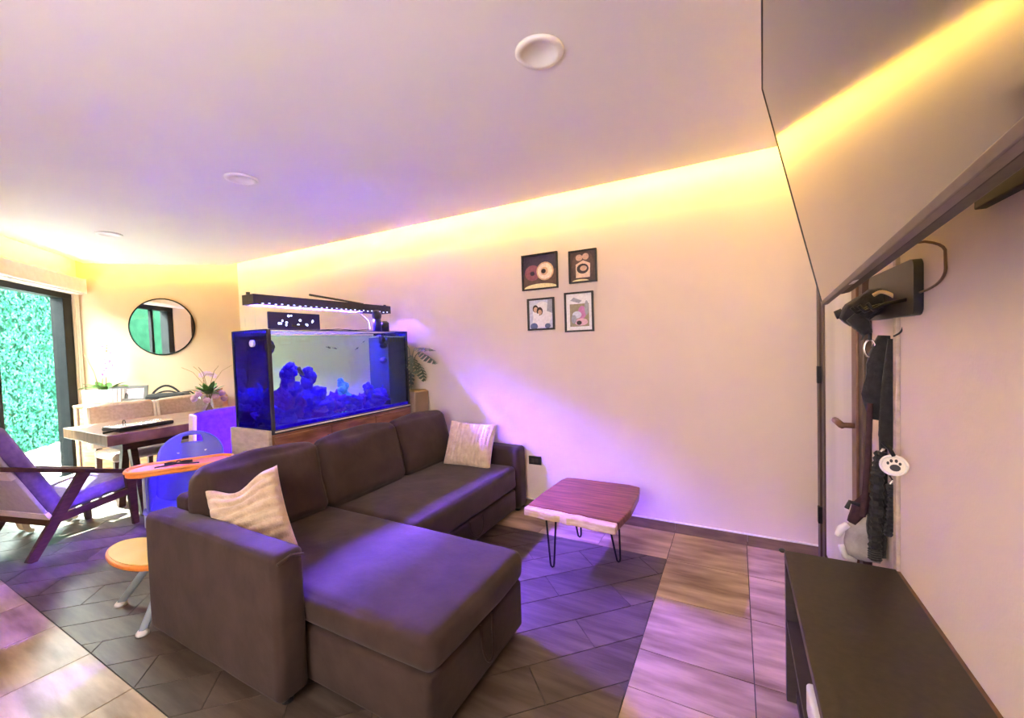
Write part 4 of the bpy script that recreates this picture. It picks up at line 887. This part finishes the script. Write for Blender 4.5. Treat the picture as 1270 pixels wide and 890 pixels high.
dining_chair('beige upholstered dining chair between the table and the orchid pot', 'beige', 'cream', (-5.24, 1.79, 0), -PI/2)
dining_chair('beige upholstered dining chair between the table and the handbag on the sideboard', 'beige', 'cream', (-5.23, 2.33, 0), -PI/2)
dining_chair('upholstered dining chair tinted violet for the fish tank light at its back', 'violet', 'cream', (-3.98, 1.90, 0), PI/2)

# ------------------------------------------------------------------ wooden armchair at the table end
ac = thing('armchair', 'low dark wood armchair with grey cushions tinted violet for the tank light at the table end', 'armchair', (-4.53, 1.10, 0), math.radians(15), world=False)
for s in (-1, 1):
    x = s*.265
    MB().bar((x, -.33, 0), (x, .0, .535), .032, .055, up=(0, 1, 0), h1=.075).build('leg', 'darkwood', ac, bevel=.004)
    MB().bar((x, .31, 0), (x, .285, .43), .03, .04, up=(0, 1, 0), h1=.075).build('leg', 'darkwood', ac, bevel=.004)
    MB().bar((x, -.44, .67), (x, .36, .415), .055, .03, up=(0, 0, 1), w1=.06, h1=.034).build('armrest', 'darkwood', ac, bevel=.006)
    MB().bar((x, -.18, .235), (x, .30, .285), .028, .05).build('side_rail', 'darkwood', ac, bevel=.003)
MB().bar((-.25, .295, .28), (.25, .295, .28), .03, .05).build('front_rail', 'darkwood', ac)
MB().bar((-.25, -.20, .225), (.25, -.20, .225), .03, .05).build('back_rail', 'darkwood', ac)
fr = Matrix.Translation((0, .08, .33)) @ Matrix.Rotation(math.radians(6), 4, 'X')
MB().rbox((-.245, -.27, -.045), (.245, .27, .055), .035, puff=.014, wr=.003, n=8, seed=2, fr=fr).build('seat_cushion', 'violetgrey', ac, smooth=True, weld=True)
fr = Matrix.Translation((0, -.29, .60)) @ Matrix.Rotation(math.radians(25), 4, 'X')
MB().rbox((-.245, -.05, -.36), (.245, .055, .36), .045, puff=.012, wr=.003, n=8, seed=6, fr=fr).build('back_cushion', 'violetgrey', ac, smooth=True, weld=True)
MB().rbox((-.24, -.075, -.34), (.24, -.052, .32), .01, n=3, k=3, fr=fr).build('back_panel', 'greyfab', ac, smooth=True, weld=True)
MB().obox(fr @ Vector((0, -.085, .05)), Vector((.262, 0, 0)), fr.to_3x3() @ Vector((0, .012, 0)), fr.to_3x3() @ Vector((0, 0, .03))).build('back_slat', 'cream', ac)
MB().obox(fr @ Vector((0, -.07, -.33)), Vector((.262, 0, 0)), fr.to_3x3() @ Vector((0, .012, 0)), fr.to_3x3() @ Vector((0, 0, .03))).build('back_slat', 'cream', ac)

# ------------------------------------------------------------------ high chair behind the sofa corner
fh = Vector((.86, -.51, 0)).normalized(); hc = Vector((-2.93, 1.25, 0)); rzh = math.atan2(-fh.x, fh.y)
hi = thing('high_chair', 'grey-blue plastic high chair, tinted deeper for the tank light, with orange tray behind the sofa corner', 'high chair', hc)
Fm = Matrix.Translation(hc) @ Matrix.Rotation(rzh, 4, 'Z')
def grid(fn, nu, nv, skip=None):
    V = [Fm @ Vector(fn(-1+2*i/nu, j/nv)) for i in range(nu+1) for j in range(nv+1)]
    F = [(i*(nv+1)+j, (i+1)*(nv+1)+j, (i+1)*(nv+1)+j+1, i*(nv+1)+j+1) for i in range(nu) for j in range(nv) if not (skip and skip(i, j))]
    return MB().add(V, F)
def backf(u, v):
    w = .17
    if v > .7: w = .17*math.sqrt(max(.05, 1-((v-.7)/.34)**2*.75))
    return (w*u, -.13-.10*v+.11*u*u*(1-.55*v), .47+.40*v-.03*u*u*v)
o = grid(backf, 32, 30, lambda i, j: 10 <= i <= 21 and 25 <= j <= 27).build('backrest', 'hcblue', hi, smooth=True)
md = o.modifiers.new('s', 'SOLIDIFY'); md.thickness = .014
def seatf(u, v): return (.185*u, -.13+.28*v+.11*u*u*(1-v), .47-.015*v+.11*u**4*(1-v*.6)+.10*max(0, .25-v)*0)
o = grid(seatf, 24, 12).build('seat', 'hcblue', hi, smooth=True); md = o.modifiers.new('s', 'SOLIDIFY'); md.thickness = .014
for s in (-1, 1):
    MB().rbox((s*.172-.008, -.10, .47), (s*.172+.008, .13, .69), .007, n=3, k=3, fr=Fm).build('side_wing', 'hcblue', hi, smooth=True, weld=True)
    MB().rbox((s*.187-.007, -.12, .40), (s*.187+.007, .12, .68), .006, n=3, k=3, fr=Fm).build('outer_shell', 'hcgrey', hi, smooth=True, weld=True)
MB().rbox((-.19, -.14, .395), (.19, .15, .452), .025, n=4, fr=Fm).build('seat_base', 'hcgrey', hi, smooth=True, weld=True)
MB().lathe([(.055, .33), (.06, .395)], hc, 18).build('hub', 'hcgrey', hi, smooth=True)
for x, z in ((-.085, .745), (.085, .745)):
    p = backf(x/.185, (z-.47)/.40); MB().obox(Fm @ Vector((x, p[1]+.010, z)), (Fm.to_3x3() @ Vector((.02, 0, 0))), (Fm.to_3x3() @ Vector((0, .003, 0))), Vector((0, 0, .004))).build('strap_slot', 'white', hi)
MB().tube([Fm @ Vector((-.04, -.09, .62)), Fm @ Vector((-.04, -.02, .50))], .006, 6).build('harness_strap', 'white', hi)
# tray
V = rrect(-.235, .07, .245, .27, .08, 6)
tray = MB().prism([tuple((Fm @ Vector((x, y, 0))).xy) for x, y in V], .718, .742).build('tray', 'orange', hi, bevel=.006)
MB().prism([tuple((Fm @ Vector((x, y, 0))).xy) for x, y in rrect(-.21, .095, .22, .245, .06, 6)], .7425, .746).build('tray_insert', 'red', tray)
pts = [Fm @ Vector((x, y, .746)) for x, y in V+[V[0]]]; MB().tube(pts, .009, 8).build('tray_lip', 'orange', tray, smooth=True)
for s in (-1, 1): MB().bar(Fm @ Vector((s*.18, .0, .665)), Fm @ Vector((s*.19, .14, .705)), .03, .03).build('tray_bracket', 'orange', tray)
for fx, fy in ((-2.996, .924), (-2.580, .868), (-2.63, 1.37), (-3.12, 1.40)):
    ft = Vector((fx, fy, .012)); d = (ft-hc); d.z = 0; d.normalize(); tp = hc+d*.05+Vector((0, 0, .37))
    lg = MB().tube([tp, ft], [.024, .017], 12).build('leg', 'hcgrey', hi, smooth=True)
    MB().lathe([(.028, 0), (.026, .012), (.018, .022)], (fx, fy, 0), 14).build('foot_cap', 'white', lg, smooth=True)
fc = Vector((-2.90, 1.0))
MB().prism([(fc.x+.285*math.cos(a), fc.y+.13*math.sin(a)) for a in [2*PI*k/36 for k in range(36)]], .262, .288).build('footrest', 'orange', hi, bevel=.008)
MB().prism([(fc.x+.268*math.cos(a), fc.y+.118*math.sin(a)) for a in [2*PI*k/36 for k in range(36)]], .2885, .292).build('footrest_pad', 'yellow', hi)
gl = thing('sunglasses', 'black folded sunglasses lying on the orange tray', 'glasses', Fm @ Vector((0, .2, .747)))
for s in (-1, 1):
    MB().plate(Fm @ Vector((.02+s*.034, .17, .7505)), Fm.to_3x3() @ Vector((1, 0, 0)), Fm.to_3x3() @ Vector((0, .8, .5)), Vector((0, 0, 1)), ell(0, 0, .03, .024, 14), .006).build('lens', 'blackplastic', gl)
    MB().tube([Fm @ Vector((.02+s*.062, .17, .760)), Fm @ Vector((.02-s*.05, .21+.01*s, .754)), Fm @ Vector((.02-s*.10, .22+.01*s, .752))], .004, 6).build('temple', 'blackplastic', gl)
MB().tube([Fm @ Vector((.01, .17, .763)), Fm @ Vector((.02, .17, .766)), Fm @ Vector((.03, .17, .763))], .004, 6).build('bridge', 'blackplastic', gl)

# ------------------------------------------------------------------ small dog behind the armchair
def skin(name, m, verts, edges, radii, parent=None):
    me = bpy.data.meshes.new(name); me.from_pydata(verts, edges, []); me.materials.append(M[m])
    o = bpy.data.objects.new(name, me); COL.objects.link(o); o.parent = parent
    sm = o.modifiers.new('skin', 'SKIN'); sm.use_smooth_shade = True
    for i, r in enumerate(radii): me.skin_vertices[0].data[i].radius = r if isinstance(r, tuple) else (r, r)
    me.skin_vertices[0].data[0].use_root = True
    u = o.modifiers.new('sub', 'SUBSURF'); u.levels = u.render_levels = 2
    return o
dog = thing('dog', 'cream small dog standing behind the dark wood armchair', 'dog', (-4.99, 1.13, 0), math.radians(5), world=False)
v = [(0, -.12, .30), (0, .0, .295), (0, .13, .31), (0, .20, .33), (0, .25, .345), (0, .30, .34), (0, .36, .32),                        # 0-6 spine, neck, head, muzzle
     (.055, -.13, .24), (.06, -.09, .17), (.06, -.15, .10), (.06, -.135, .03), (.06, -.10, .014), (-.055, -.13, .24), (-.06, -.09, .17), (-.06, -.15, .10), (-.06, -.135, .03), (-.06, -.10, .014),
     (.05, .13, .22), (.055, .12, .12), (.055, .13, .03), (.055, .16, .014), (-.05, .13, .22), (-.055, .12, .12), (-.055, .13, .03), (-.055, .16, .014),
     (0, -.18, .34), (0, -.22, .41), (0, -.20, .46)]
e = [(0, 1), (1, 2), (2, 3), (3, 4), (4, 5), (5, 6), (0, 7), (7, 8), (8, 9), (9, 10), (10, 11), (0, 12), (12, 13), (13, 14), (14, 15), (15, 16), (2, 17), (17, 18), (18, 19), (19, 20), (2, 21), (21, 22), (22, 23), (23, 24), (0, 25), (25, 26), (26, 27)]
r = [.075, .085, .085, .055, .062, .055, .03, .05, .04, .022, .02, .018, .05, .04, .022, .02, .018, .035, .025, .02, .018, .035, .025, .02, .018, .022, .02, .012]
skin('body', 'fur', v, e, r, dog)
for s in (-1, 1):
    MB().ball((s*.055, .245, .355), (.014, .025, .045), 10, 6).build('ear', 'fur', dog, smooth=True); MB().ball((s*.03, .335, .36), .008, 8, 5).build('eye', 'eye', dog)
MB().ball((0, .393, .325), (.012, .01, .01), 8, 5).build('nose', 'eye', dog)

# dark green outdoor cushion on the terrace
oc_ = gp(1.52, -.50, -.02)
pf = thing('outdoor_cushion', 'dark green cushion block on the terrace outside the glass door', 'cushion', oc_)
Fo = Matrix.Translation(oc_) @ Matrix.Rotation(math.atan2(w_.y, w_.x), 4, 'Z')
MB().rbox((-.28, -.2, .001), (.28, .2, .42), .06, puff=.02, n=6, fr=Fo).build('cushion_body', 'green', pf, smooth=True, weld=True)
MB().tube([Fo @ Vector((x, y, .21)) for x, y in rrect(-.295, -.215, .295, .215, .05)+[(.295, .165)]], .008, 6).build('piping', 'leafgrey', pf, smooth=True)
